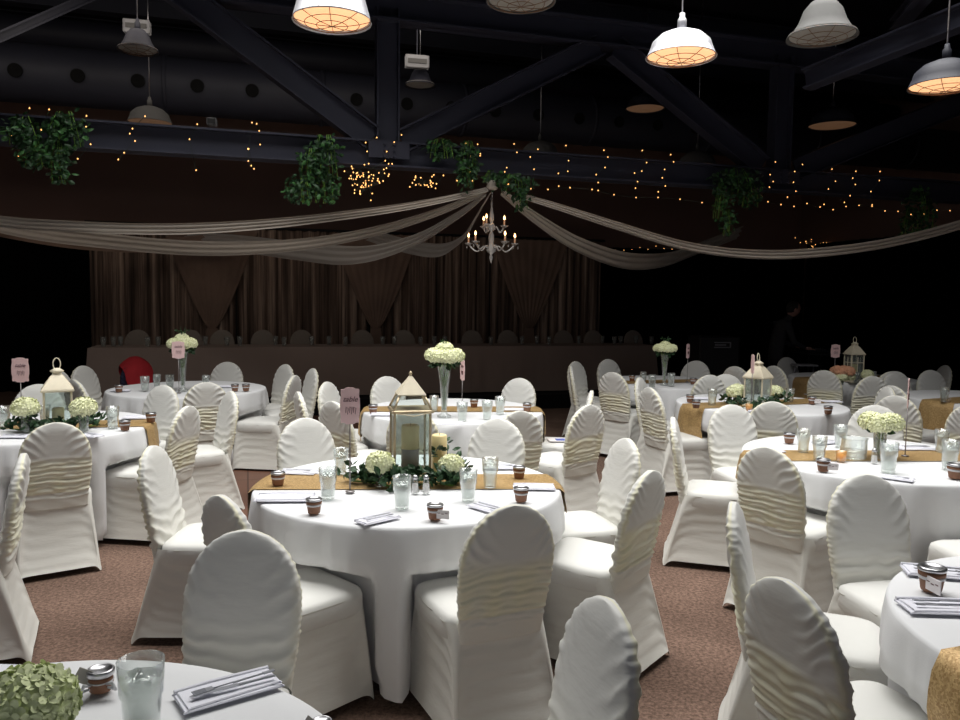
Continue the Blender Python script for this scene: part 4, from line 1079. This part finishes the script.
# head table settings
G6 = 'chairs behind the head table'
mat('dimmed_cover', (.30, .255, .215), .8, noise_amt=.05)  # same white covers, colour darkened to stand in for dim light back there
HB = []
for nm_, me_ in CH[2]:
    me_ = me_.copy(); me_.materials.clear(); me_.materials.append(M['dimmed_cover']); HB.append((nm_, me_))
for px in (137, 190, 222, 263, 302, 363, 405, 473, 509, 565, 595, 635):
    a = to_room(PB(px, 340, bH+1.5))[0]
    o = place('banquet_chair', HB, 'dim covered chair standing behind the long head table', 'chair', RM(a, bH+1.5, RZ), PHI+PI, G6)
for k, px in enumerate((104, 113, 119, 148, 158, 205, 227, 240, 276, 284, 312, 330, 345, 383, 396, 420, 435, 447, 490, 523, 540, 548, 580, 606, 613, 622, 640, 650)):
    a = to_room(PB(px, 346, bH+.3))[0]
    place('water_glass', GL[:2], 'small dim glass standing along the long head table', 'glass', RM(a, bH+.25+.2*(k % 3)*.5, RZ+.747), 0, 'glasses along the head table', .95)

# ---------------------------------------------------------------- pendants
def pendant_kit(R, prof, m, lens, guard=True, zc=2.3, cord=True):
    ks = []
    mb = MB(); mb.lathe(prof, 32, cap=False); ks.append(K('shade', mb, m))
    mb = MB(); mb.lathe([(0, .004), (R*.6, -.012), (R*.93, .006), (R*.97, .012), (0, .03)][::-1], 32, cap=False); ks.append(K('lens', mb, lens))
    top = prof[0][1]
    mb = MB(); mb.lathe([(0, top-.004), (.028, top-.004), (.028, top+.06), (.018, top+.075), (.016, top+.10), (0, top+.10)], 16); ks.append(K('socket', mb, m))
    mb = MB(); mb.tube([(0, 0, top+.09), (0, 0, zc)], .006, 6); ks.append(K('cord', mb, 'pewter'))
    if guard:
        mb = MB(); N = 24
        for rr, z in ((R*.99, .0), (R*.7, -.022), (R*.4, -.034)):
            mb.tube([(rr*math.cos(2*PI*i/N), rr*math.sin(2*PI*i/N), z) for i in range(N+1)], .0022, 5)
        for k in range(4):
            a = k*PI/4; mb.tube([(math.cos(a)*R*s, math.sin(a)*R*s, -.037*(1-s*s)) for s in (-1, -.7, -.35, 0, .35, .7, 1)], .0022, 5)
        ks.append(K('wire_guard', mb, 'guard'))
    return ks
def P_bowl(R): return [(.03, R*.78), (R*.32, R*.74), (R*.62, R*.62), (R*.84, R*.42), (R*.9, R*.24), (R*1.0, .0), (R*1.03, -.004), (R*.98, .006), (R*.86, R*.24), (R*.6, R*.58), (.03, R*.72)]
def P_bell(R): return [(.03, R*1.05), (R*.36, R*.98), (R*.55, R*.75), (R*.68, R*.4), (R*.85, R*.12), (R*1.0, .0), (R*1.02, -.01), (R*.8, R*.12), (R*.5, R*.7), (.03, R*.95)]
def P_deep(R): return [(.03, R*1.25), (R*.4, R*1.2), (R*.72, R*.95), (R*.86, R*.5), (R*1.0, .0), (R*1.02, -.01), (R*.96, .01), (R*.8, R*.5), (R*.6, R*.95), (.03, R*1.18)]
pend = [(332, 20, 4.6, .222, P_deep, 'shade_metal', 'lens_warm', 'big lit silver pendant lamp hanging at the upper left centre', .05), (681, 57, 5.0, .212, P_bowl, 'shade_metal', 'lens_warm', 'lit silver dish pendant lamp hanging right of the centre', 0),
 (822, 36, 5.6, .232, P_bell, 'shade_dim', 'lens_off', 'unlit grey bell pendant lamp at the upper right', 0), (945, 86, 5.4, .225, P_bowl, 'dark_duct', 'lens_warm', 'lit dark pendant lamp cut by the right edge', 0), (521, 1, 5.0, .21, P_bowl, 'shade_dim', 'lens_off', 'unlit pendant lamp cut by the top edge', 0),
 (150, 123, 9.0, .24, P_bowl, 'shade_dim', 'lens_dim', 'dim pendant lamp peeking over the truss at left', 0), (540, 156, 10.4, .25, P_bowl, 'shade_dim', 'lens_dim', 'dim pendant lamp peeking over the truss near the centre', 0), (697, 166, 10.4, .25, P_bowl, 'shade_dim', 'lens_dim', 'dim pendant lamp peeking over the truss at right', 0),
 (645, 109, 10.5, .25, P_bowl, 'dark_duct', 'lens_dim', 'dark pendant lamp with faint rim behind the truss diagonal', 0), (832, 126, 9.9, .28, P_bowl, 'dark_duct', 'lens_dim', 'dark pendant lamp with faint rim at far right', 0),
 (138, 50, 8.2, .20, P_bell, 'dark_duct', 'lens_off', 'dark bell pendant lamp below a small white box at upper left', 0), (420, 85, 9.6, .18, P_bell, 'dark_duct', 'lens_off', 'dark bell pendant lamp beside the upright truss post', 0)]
for px, py, D, R, pf, m, ln, lab, tilt in pend:
    p = PD(px, py, D)
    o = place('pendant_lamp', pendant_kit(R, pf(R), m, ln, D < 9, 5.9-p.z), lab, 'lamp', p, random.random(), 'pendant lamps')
mat('box_white', (.28, .28, .29), .7)
for px, py, D, lab in ((137, 27, 8.9, 'small pale junction box above a dark pendant at upper left'), (417, 62, 9.4, 'small pale junction box beside the upright truss post'), (212, 122, 8.25, 'tiny pale fitting standing on the truss chord at left')):
    p = PD(px, py, D); mb = MB(); s = 1 if D > 8.5 else .35; mb.box((0, 0, 0), (.28*s, .10, .11*s+.04), bev=.01); t = thing('junction_box', lab, 'fitting', p, .2, 'ceiling fittings'); link('box_body', mb.mesh('box_body', 'box_white'), t)
    mb = MB(); mb.box((0, -.053, 0), (.22*s, .006, .05)); link('cover_plate', mb.mesh('cover_plate', 'shade_dim'), t)
    if D > 8.5: mb = MB(); mb.tube([(0, 0, .06), (0, 0, 5.9-p.z)], .008, 6); link('conduit', mb.mesh('conduit', 'dark_duct'), t)

# ---------------------------------------------------------------- chandelier
hub = PB(492, 187, bT-.05)
ch = thing('chandelier', 'two-tier crystal chandelier with candle lights hanging under the drape hub', 'lamp', hub)
dD = hub.y; px2 = dD/780
mb = MB()
zH = lambda py: -(py-187)*px2
mb.lathe([(0, zH(262)), (.012, zH(259)), (.022, zH(256)), (.012, zH(253)), (.05, zH(250)), (.055, zH(248)), (.025, zH(244)), (.032, zH(238)), (.03, zH(234)), (.014, zH(230)), (.045, zH(228)), (.05, zH(226)), (.016, zH(222)), (.028, zH(217)), (.02, zH(212)), (.01, zH(206)), (.016, zH(203)), (.006, zH(200)), (0, zH(199))][::1], 18)
link('column', mb.mesh('column', 'crystal', True), ch)
mb = MB()
for k in range(7): z = zH(200)+k*.022; mb.tube([(.012*math.cos(a)*(1 if k % 2 else .3), .012*math.cos(a)*(.3 if k % 2 else 1), z+.016*math.sin(a)) for a in [i*PI/5 for i in range(11)]], .003, 5)
link('chain', mb.mesh('chain', 'crystal', True), ch)
def arm(ang, R, zc, zb):
    ca, sa = math.cos(ang), math.sin(ang)
    pts = []
    for i in range(15):
        t = i/14; r = .03+(R-.03)*t; z = zb + (zc-zb)*t**4 + .055*math.sin(PI*min(1, t*1.9))*(1-t)*.9 - .05*math.sin(PI*t)**2*(t)
        pts.append((r*ca, r*sa, z))
    mb = MB(); mb.tube(pts, .009, 8); a_ = link('arm', mb.mesh('arm', 'crystal', True), ch)
    c = (R*ca, R*sa, zc)
    mb = MB(); mb.lathe([(0, -.012), (.012, -.01), (.045, .012), (.048, .016), (.02, .01), (.014, .022), (0, .022)], 14, c); link('drip_cup', mb.mesh('drip_cup', 'crystal', True), a_)
    mb = MB(); mb.lathe([(0, .022), (.010, .022), (.010, .075), (0, .076)], 10, c); link('candle_tube', mb.mesh('candle_tube', 'candle_white', True), a_)
    mb = MB(); mb.lathe([(0, .077), (.009, .086), (.011, .097), (.006, .115), (0, .128)], 10, c); link('candle_bulb', mb.mesh('candle_bulb', 'flame', True), a_)
    if R > .2:
        for k in range(3):
            mb = MB(); mb.lathe([(0, -.05), (.007, -.035), (.004, -.02), (0, -.014)], 6, (c[0]+.035*math.cos(k*2.1), c[1]+.035*math.sin(k*2.1), c[2])); link('crystal_drop', mb.mesh('crystal_drop', 'crystal'), a_)
for k in range(5): arm(k*2*PI/5+.25, .265, zH(243), zH(248))
for k in range(3): arm(k*2*PI/3+.12, .14, zH(226), zH(229))

# ---------------------------------------------------------------- swags
def swag(pts, w0, w1, label, m='swag_sheer', seed=0, hang=.35):
    P = [PD(px, py, D) for px, py, D in pts]
    # smooth path
    path = []
    for i in range(len(P)-1):
        p0, p1, p2, p3 = P[max(0, i-1)], P[i], P[i+1], P[min(len(P)-1, i+2)]
        for k in range(10):
            t = k/10; path.append(.5*((2*p1)+(p2-p0)*t+(2*p0-5*p1+4*p2-p3)*t*t+(3*p1-p0-3*p2+p3)*t**3))
    path.append(P[-1]); n = len(path); cols = 13; vs = []; fs = []
    for i, c in enumerate(path):
        t = i/(n-1); w = w0+(w1-w0)*min(1, t*1.8)
        tg = (path[min(i+1, n-1)]-path[max(0, i-1)]).normalized(); side = tg.cross(Vector((0, 0, 1))).normalized(); up = side.cross(tg)
        for k in range(cols):
            s = k/(cols-1)*2-1; fold_ = .022*math.sin(s*9+seed+t*3)*min(1, .3+t*2)
            off = up*(s*w*.5) + side*(s*w*.55*.5+fold_) - up*abs(fold_)*.5
            p = c+off; vs.append(tuple(p))
    for i in range(n-1):
        for k in range(cols-1): a = i*cols+k; fs.append((a, a+1, a+cols+1, a+cols))
    mb = MB(); mb.add(vs, fs); o = link('ceiling_drape', mb.mesh('ceiling_drape', m, True)); tag(o, label, 'drape', 'sheer drapes fanning from the truss'); return o
h3 = (hub.x, hub.y)
D0 = hub.y
swag([(488, 189, D0-.15), (440, 200, D0-.2), (380, 210, D0-.2), (280, 222, D0-.3), (180, 228, D0-.5), (80, 226, D0-.7), (-20, 218, D0-.9), (-150, 190, D0-1)], .05, .12, 'uppermost pale sheer drape sagging from the truss centre to the left')
swag([(486, 191, D0), (440, 211, D0+.2), (370, 232, D0+.5), (290, 245, D0+.9), (200, 248, D0+1.2), (110, 241, D0+1.5), (20, 229, D0+1.8), (-110, 198, D0+2)], .06, .19, 'second, wider sheer drape sagging low to the left', seed=1)
swag([(486, 194, D0+.1), (455, 217, D0+.5), (410, 242, D0+1.2), (355, 255, D0+2), (295, 250, D0+3), (240, 243, D0+4), (170, 236, D0+4.8)], .06, .26, 'third sheer drape running back toward the left end of the backdrop', 'sheer', 2)
swag([(502, 192, D0+.1), (540, 221, D0+.6), (580, 245, D0+1.2), (625, 260, D0+2), (665, 259, D0+3), (700, 247, D0+4), (740, 232, D0+4.8)], .06, .22, 'sheer drape running back to the right of the backdrop', 'swag_sheer', 3)
swag([(526, 197, D0-.1), (560, 207, D0-.1), (620, 226, D0), (690, 246, D0), (760, 254, D0+.1), (830, 251, D0+.2), (900, 240, D0+.3), (980, 218, D0+.4), (1080, 180, D0+.5)], .05, .11, 'long pale sheer drape sagging from the truss to the right', seed=4)
swag([(489, 195, D0+.15), (477, 215, D0+.8), (462, 238, D0+1.8), (440, 250, D0+3), (405, 245, D0+4.2), (370, 234, D0+5)], .06, .2, 'faint sheer drape behind the chandelier running back to the backdrop', 'sheer', 5)
swag([(240, 236, D0+4.9), (160, 245, D0+3.9), (90, 243, D0+2.9), (20, 233, D0+2.3), (-60, 215, D0+2)], .2, .2, 'dim tan drape at the far left behind the others', 'overlay', 6)
mb = MB(); mb.lathe([(.0, -.06), (.05, -.055), (.065, -.02), (.05, 0.0), (.07, .03), (.02, .05), (0, .05)], 14); o = link('drape_knot', mb.mesh('drape_knot', 'swag_sheer', True)); o.location = hub + Vector((0, -.12, .01)); tag(o, 'gathered fabric knot where the drapes meet at the truss', 'drape')

# ---------------------------------------------------------------- greenery on the truss
def clump(boxes, label, n, seed):
    rnd = random.Random(seed); mb = MB(); st = MB(); t = thing('hanging_greenery', label, 'greenery', PB(boxes[0][0], boxes[0][1], bT-.2), 0, 'greenery bunches on the truss'); O = t.location
    mb2 = MB()
    for (cx, cy, rx, ry) in boxes:
        c = PB(cx, cy, bT-.2); sx = rx*c.y/780; sz = ry*c.y/780
        for k in range(int(n*rx*ry/900)):
            while True:
                q = Vector((rnd.uniform(-1, 1), rnd.uniform(-1, 1), rnd.uniform(-1, 1)))
                if q.length < 1: break
            # ragged
            if rnd.random() < .3 and q.z < 0: q.z *= 1.25
            pp = c-O+Vector((q.x*sx, q.y*.13, q.z*sz))
            leaf_add(mb2 if rnd.random() < .28 else mb, pp, (rnd.uniform(-1, 1), rnd.uniform(-.8, .3), rnd.uniform(-1.2, .3)), .07*rnd.uniform(.7, 1.2), .042, rnd)
        for k in range(5):
            x = rnd.uniform(-.7, .7)*sx; st = MB(); st.tube([c-O+Vector((x*.5, 0, sz*.9)), c-O+Vector((x, -.03, 0)), c-O+Vector((x*1.2, 0, -sz))], .004, 5); link('stem', st.mesh('stem', 'stem', True), t)
    link('leaves', mb.mesh('leaves', 'leaf'), t); link('bright_leaves', mb2.mesh('bright_leaves', 'leaf_bright'), t)
clump([(22, 130, 20, 15), (35, 150, 16, 16), (65, 128, 22, 18), (60, 158, 12, 24)], 'leafy bunch hanging on the truss at the far left', 430, 1)
clump([(312, 165, 15, 18), (325, 155, 16, 22), (300, 188, 16, 14), (325, 185, 15, 18)], 'leafy bunch hanging on the truss left of the upright post', 430, 2)
clump([(440, 148, 17, 10), (468, 158, 12, 18), (466, 172, 10, 14)], 'bright green leafy bunch on the truss right of the upright post', 470, 3)
clump([(512, 182, 24, 9), (522, 196, 10, 12), (492, 176, 10, 6)], 'green foliage spray at the hub where the drapes meet', 520, 4)
clump([(735, 182, 28, 15), (722, 200, 10, 18), (728, 222, 8, 14), (750, 195, 12, 12)], 'dark leafy bunch hanging on the truss at right', 430, 5)
clump([(916, 200, 14, 16), (912, 224, 14, 18), (928, 215, 9, 18)], 'dark leafy bunch hanging on the truss at the far right', 400, 6)

# ---------------------------------------------------------------- fairy lights
def fairy(pts_list, label, dens=None):
    mbb = MB(); O = Vector(pts_list[0][0])
    t = thing('fairy_lights', label, 'string lights', O, 0, 'warm fairy lights on the truss')
    for pts in pts_list:
        pts = [p-O for p in pts]; mbw = MB(); mbw.tube(pts, .0025, 4); link('wire', mbw.mesh('wire', 'wire'), t)
        for p in pts: mbb.lathe([(0, -.008), (.0075, 0), (0, .010)], 6, p)
    b = link('light_bulbs', mbb.mesh('light_bulbs', 'bulb', True), t); b['kind'] = 'stuff'
rnd = random.Random(3)
def wrap(pxs, b=bT-.16):
    out = []
    for px in pxs:
        n = rnd.randint(2, 5); base_t = z_at(px, 150)
        a = to_room(PB(px, 150, b))[0]; z0 = zt+.04; z1 = zb_-.12
        out.append([RM(a+.05*math.sin(k*2+px)-.03*k, b-.01*(k % 2), z0+(z1-z0)*k/n+rnd.uniform(-.04, .04)) for k in range(n+1)])
    return out
fairy(wrap((26, 45, 92, 140)), 'warm fairy lights wound round the truss chord at the far left')
fairy(wrap((198, 255, 262)), 'warm fairy lights wound round the truss chord left of the second bunch')
def cluster(cx, cy, rx, ry, n, b=bT-.15):
    return [[PB(cx+rx*rnd.gauss(0, .5), cy+ry*rnd.gauss(0, .5), b+rnd.uniform(-.05, .05)) for k in range(6)] for j in range(n//6)]
fairy(cluster(365, 180, 22, 16, 60), 'dense cluster of warm fairy lights under the truss by the upright post')
fairy(cluster(428, 182, 18, 8, 24)+wrap((373, 397, 470, 482)), 'warm fairy lights at the green bunch near the drape hub')
fairy(wrap((515, 537, 570, 608, 646, 672)), 'warm fairy lights wound round the truss between hub and right bunch')
fairy([[PB(548+i*22, 187+2.0*i+rnd.uniform(-2, 3), bT-.16) for i in range(9)]], 'warm fairy lights trailing beneath the truss right of the hub')
fairy(wrap((776, 800, 835, 858, 880)), 'warm fairy lights wound round the truss right of the dark bunch')
fairy([[PB(768+i*13, 202+.8*i+rnd.uniform(-4, 4), bT-.16) for i in range(15)]], 'warm fairy lights trailing beneath the truss at far right')
fairy(cluster(832, 244, 40, 6, 42, 14.6), 'faint fairy lights on the far wall above the right drape')
fairy([[PB(600+i*8, 251-.3*i+rnd.uniform(-3, 3), 14.6) for i in range(14)]], 'faint fairy lights on the far wall right of the backdrop')
fairy(cluster(945, 232, 20, 4, 18, 14.6), 'faint fairy lights on the far wall at the right edge')

# ---------------------------------------------------------------- the man, desk and speaker in the dark
def skin_body(name, joints, edges, m, parent=None, sub=1):
    me = bpy.data.meshes.new(name); me.from_pydata([j[0] for j in joints], edges, []); o = bpy.data.objects.new(name, me); COL.objects.link(o)
    mod = o.modifiers.new('s', 'SKIN'); mod.use_smooth_shade = True; 
    for i, j in enumerate(joints):
        me.skin_vertices[0].data[i].radius = j[1] if isinstance(j[1], tuple) else (j[1], j[1])
    me.skin_vertices[0].data[0].use_root = True
    sb = o.modifiers.new('b', 'SUBSURF'); sb.levels = sub; sb.render_levels = sub
    bpy.context.view_layer.update()
    dg = bpy.context.evaluated_depsgraph_get(); me2 = bpy.data.meshes.new_from_object(o.evaluated_get(dg)); bpy.data.objects.remove(o)
    me2.name = name; me2.materials.clear(); me2.materials.append(M[m]); me2.shade_smooth()
    return link(name, me2, parent)
mp = PD(775, 372, 12.3); MO = Vector((mp.x, mp.y, 0))
man = thing('person', 'dim man in dark clothes leaning over equipment at the back right', 'person', MO, 0)
# leaning toward +x, slightly to camera
J = [((0, 0, .93), (.15, .12)), ((.03, -.01, 1.12), (.15, .11)), ((.09, -.02, 1.30), (.18, .12)), ((.14, -.03, 1.42), (.12, .08)), ((.17, -.04, 1.47), .055),
     ((.09, -.10+.3, 1.36), .065), ((.15, .25, 1.10), .045), ((.36, .16, 1.02), .034),
     ((.09, -.21, 1.36), .065), ((.17, -.28, 1.10), .045), ((.38, -.2, 1.01), .034),
     ((-.01, .10, .86), (.09, .09)), ((.03, .12, .48), .062), ((-.02, .13, .09), .042), ((.12, .13, .04), .036),
     ((-.01, -.10, .86), (.09, .09)), ((.05, -.12, .48), .062), ((.0, -.13, .09), .042), ((.14, -.13, .04), .036), ((.20, -.045, 1.53), .05)]
E = [(0,1),(1,2),(2,3),(3,4),(2,5),(5,6),(6,7),(2,8),(8,9),(9,10),(0,11),(11,12),(12,13),(13,14),(0,15),(15,16),(16,17),(17,18),(4,19)]
skin_body('body', J, E, 'shirt', man, 2)
def ell(name, c, r, m, parent, tilt=0, fn=None, n=24):
    mb = MB(); vs = []; fs = []; R = 16
    for j in range(R+1):
        for i in range(n):
            a = 2*PI*i/n; b = PI*j/R-PI/2; v = Vector((math.cos(b)*math.cos(a), math.cos(b)*math.sin(a), math.sin(b)))
            k = fn(v) if fn else 1; v = Vector((v.x*r[0]*k, v.y*r[1]*k, v.z*r[2]*k)); vs.append(v)
    for j in range(R):
        for i in range(n): fs.append((j*n+i, j*n+(i+1) % n, (j+1)*n+(i+1) % n, (j+1)*n+i))
    mb.add(vs, fs, Matrix.Translation(c) @ Matrix.Rotation(tilt, 4, 'Y')); return link(name, mb.mesh(name, m, True), parent)
def face(v):
    k = 1.0
    if v.x > .6:
        k += .10*math.exp(-((v.y/.13)**2+((v.z+.05)/.2)**2))          # nose
        k -= .05*(math.exp(-(((v.y-.33)/.15)**2+((v.z-.12)/.12)**2))+math.exp(-(((v.y+.33)/.15)**2+((v.z-.12)/.12)**2)))
        k += .03*math.exp(-((v.y/.25)**2+((v.z+.45)/.1)**2)); k += .05*math.exp(-((v.y/.3)**2+((v.z+.8)/.2)**2))
    return k
hc = Vector((.235, -.05, 1.605)); ti = .45
ell('head', hc, (.098, .077, .122), 'skin', man, ti, face)
ell('hair', hc+Vector((-.018, 0, .022)), (.098, .084, .115), 'hair', man, ti-.15)
for s in (-1, 1): ell('ear', hc+Vector((-.01, s*.078, -.005)), (.018, .008, .03), 'skin', man, ti)
rt = Matrix.Rotation(ti, 3, 'Y')
for s in (-1, 1): ell('eye', hc+rt @ Vector((.088, s*.028, .014)), (.008, .011, .007), 'hair', man, ti)
ell('mouth', hc+rt @ Vector((.094, 0, -.055)), (.005, .022, .005), 'red_cloth', man, ti)
for s, w_ in ((1, (.36, .16, 1.02)), (-1, (.38, -.2, 1.01))):
    w_ = Vector(w_); J = [(tuple(w_), .026), (tuple(w_+Vector((.045, 0, -.008))), (.022, .034)), (tuple(w_+Vector((.085, 0, -.014))), (.014, .036))]; E = [(0,1),(1,2)]
    for f_ in range(4):
        y = -.03+.02*f_; L = (.055, .068, .072, .062)[f_ if s > 0 else 3-f_]; b = w_+Vector((.09, y, -.014)); i0 = len(J)
        J += [(tuple(b), .0095), (tuple(b+Vector((L*.5, y*.1, -.006))), .009), (tuple(b+Vector((L*.9, y*.15, -.024))), .0075)]; E += [(2, i0), (i0, i0+1), (i0+1, i0+2)]
    i0 = len(J); J += [(tuple(w_+Vector((.05, -s*.04, -.012))), .011), (tuple(w_+Vector((.085, -s*.062, -.022))), .009)]; E += [(1, i0), (i0, i0+1)]
    skin_body('hand', J, E, 'skin', man, 1)
dp = MO+Vector((.62, -.02, 0))
t = thing('equipment_desk', 'black folding desk in front of the leaning man in the dark', 'desk', dp)
mb = MB(); mb.box((0, 0, .93), (.62, .9, .03), bev=.005); link('desktop', mb.mesh('desktop', 'black_plastic'), t)
for sx in (-1, 1):
    for sy in (-1, 1): mb = MB(); mb.tube([(sx*.27, sy*.4, 0), (sx*.27, sy*.4, .915)], .016); link('leg', mb.mesh('leg', 'black_plastic', True), t)
t = thing('mixing_console', 'dark mixing console lying on the black desk', 'console', dp+Vector((-.02, 0, .9455)))
mb = MB(); mb.box((0, 0, .02), (.34, .42, .04), bev=.006); link('console_body', mb.mesh('console_body', 'black_plastic'), t)
mb = MB()
for i in range(4):
    for j in range(5): mb.lathe([(0, .041), (.009, .041), (.008, .052), (0, .052)], 8, (-.12+.07*i, -.16+.08*j, 0))
link('knobs', mb.mesh('knobs', 'grey_print', True), t)['kind'] = 'stuff'
p = PD(716, 371, 11.6); t = thing('equipment_case', 'black equipment case with a pale outlined badge in the dark at right', 'case', (p.x-.05, p.y, 0), .1)
hz = PD(716, 336, 11.6).z
mb = MB(); mb.box((0, 0, hz/2), (.62, .5, hz), bev=.02); link('case_body', mb.mesh('case_body', 'black_plastic'), t)
zb2 = PD(716, 344, 11.6).z
mb = MB(); mb.box((.03, -.256, zb2+.035), (.25, .01, .016)); mb.box((.03, -.256, zb2-.035), (.25, .01, .016)); mb.box((.15, -.256, zb2), (.016, .01, .07)); mb.box((.0, -.256, zb2), (.17, .01, .02)); link('badge', mb.mesh('badge', 'grey_print'), t)
p = PD(724, 372, 11.2)
# thin stool-like side table by the dark chairs
p = PD(803, 395, 10.9); t = thing('music_stand', 'thin dark metal stand frame between two grey chairs at the far right', 'stand', (p.x, p.y, 0))
mb = MB(); mb.box((0, 0, .84), (.3, .22, .02)); link('stand_top', mb.mesh('stand_top', 'grey_print'), t)
for sx in (-1, 1): mb = MB(); mb.tube([(sx*.13, 0, 0), (sx*.13, 0, .83)], .01); link('leg', mb.mesh('leg', 'grey_print', True), t)

# ---------------------------------------------------------------- light
def area(name, loc, size, sy, power, col, rot=(0, 0, 0), spread=PI):
    l = bpy.data.lights.new(name, 'AREA'); l.shape = 'RECTANGLE'; l.size = size; l.size_y = sy; l.energy = power; l.color = col; l.spread = spread
    o = bpy.data.objects.new(name, l); COL.objects.link(o); o.location = loc; o.rotation_euler = rot; return o
area('skylight', (.2, 4.9, 5.2), 7, 3.2, 300, (1, .99, .96), (math.radians(0), 0, 0), math.radians(116))
area('front_fill', (-1.5, -2.6, 2.6), 7, 2.5, 14, (.86, .9, 1), (math.radians(80), 0, 0))  # weak front fill added behind the camera for surfaces facing it
area('backdrop_fill', RM(-2.2, 8.9, 4.6), 9, .8, 36, (1, .90, .80), (math.radians(52), 0, PHI))  # unseen fill light added to brighten the backdrop and back wall
W = bpy.data.worlds.new('world'); S.world = W; W.use_nodes = True
W.node_tree.nodes['Background'].inputs[0].default_value = (.75, .8, 1, 1); W.node_tree.nodes['Background'].inputs[1].default_value = .05
S.view_settings.view_transform = 'Standard'; S.view_settings.look = 'None'; S.view_settings.exposure = 0
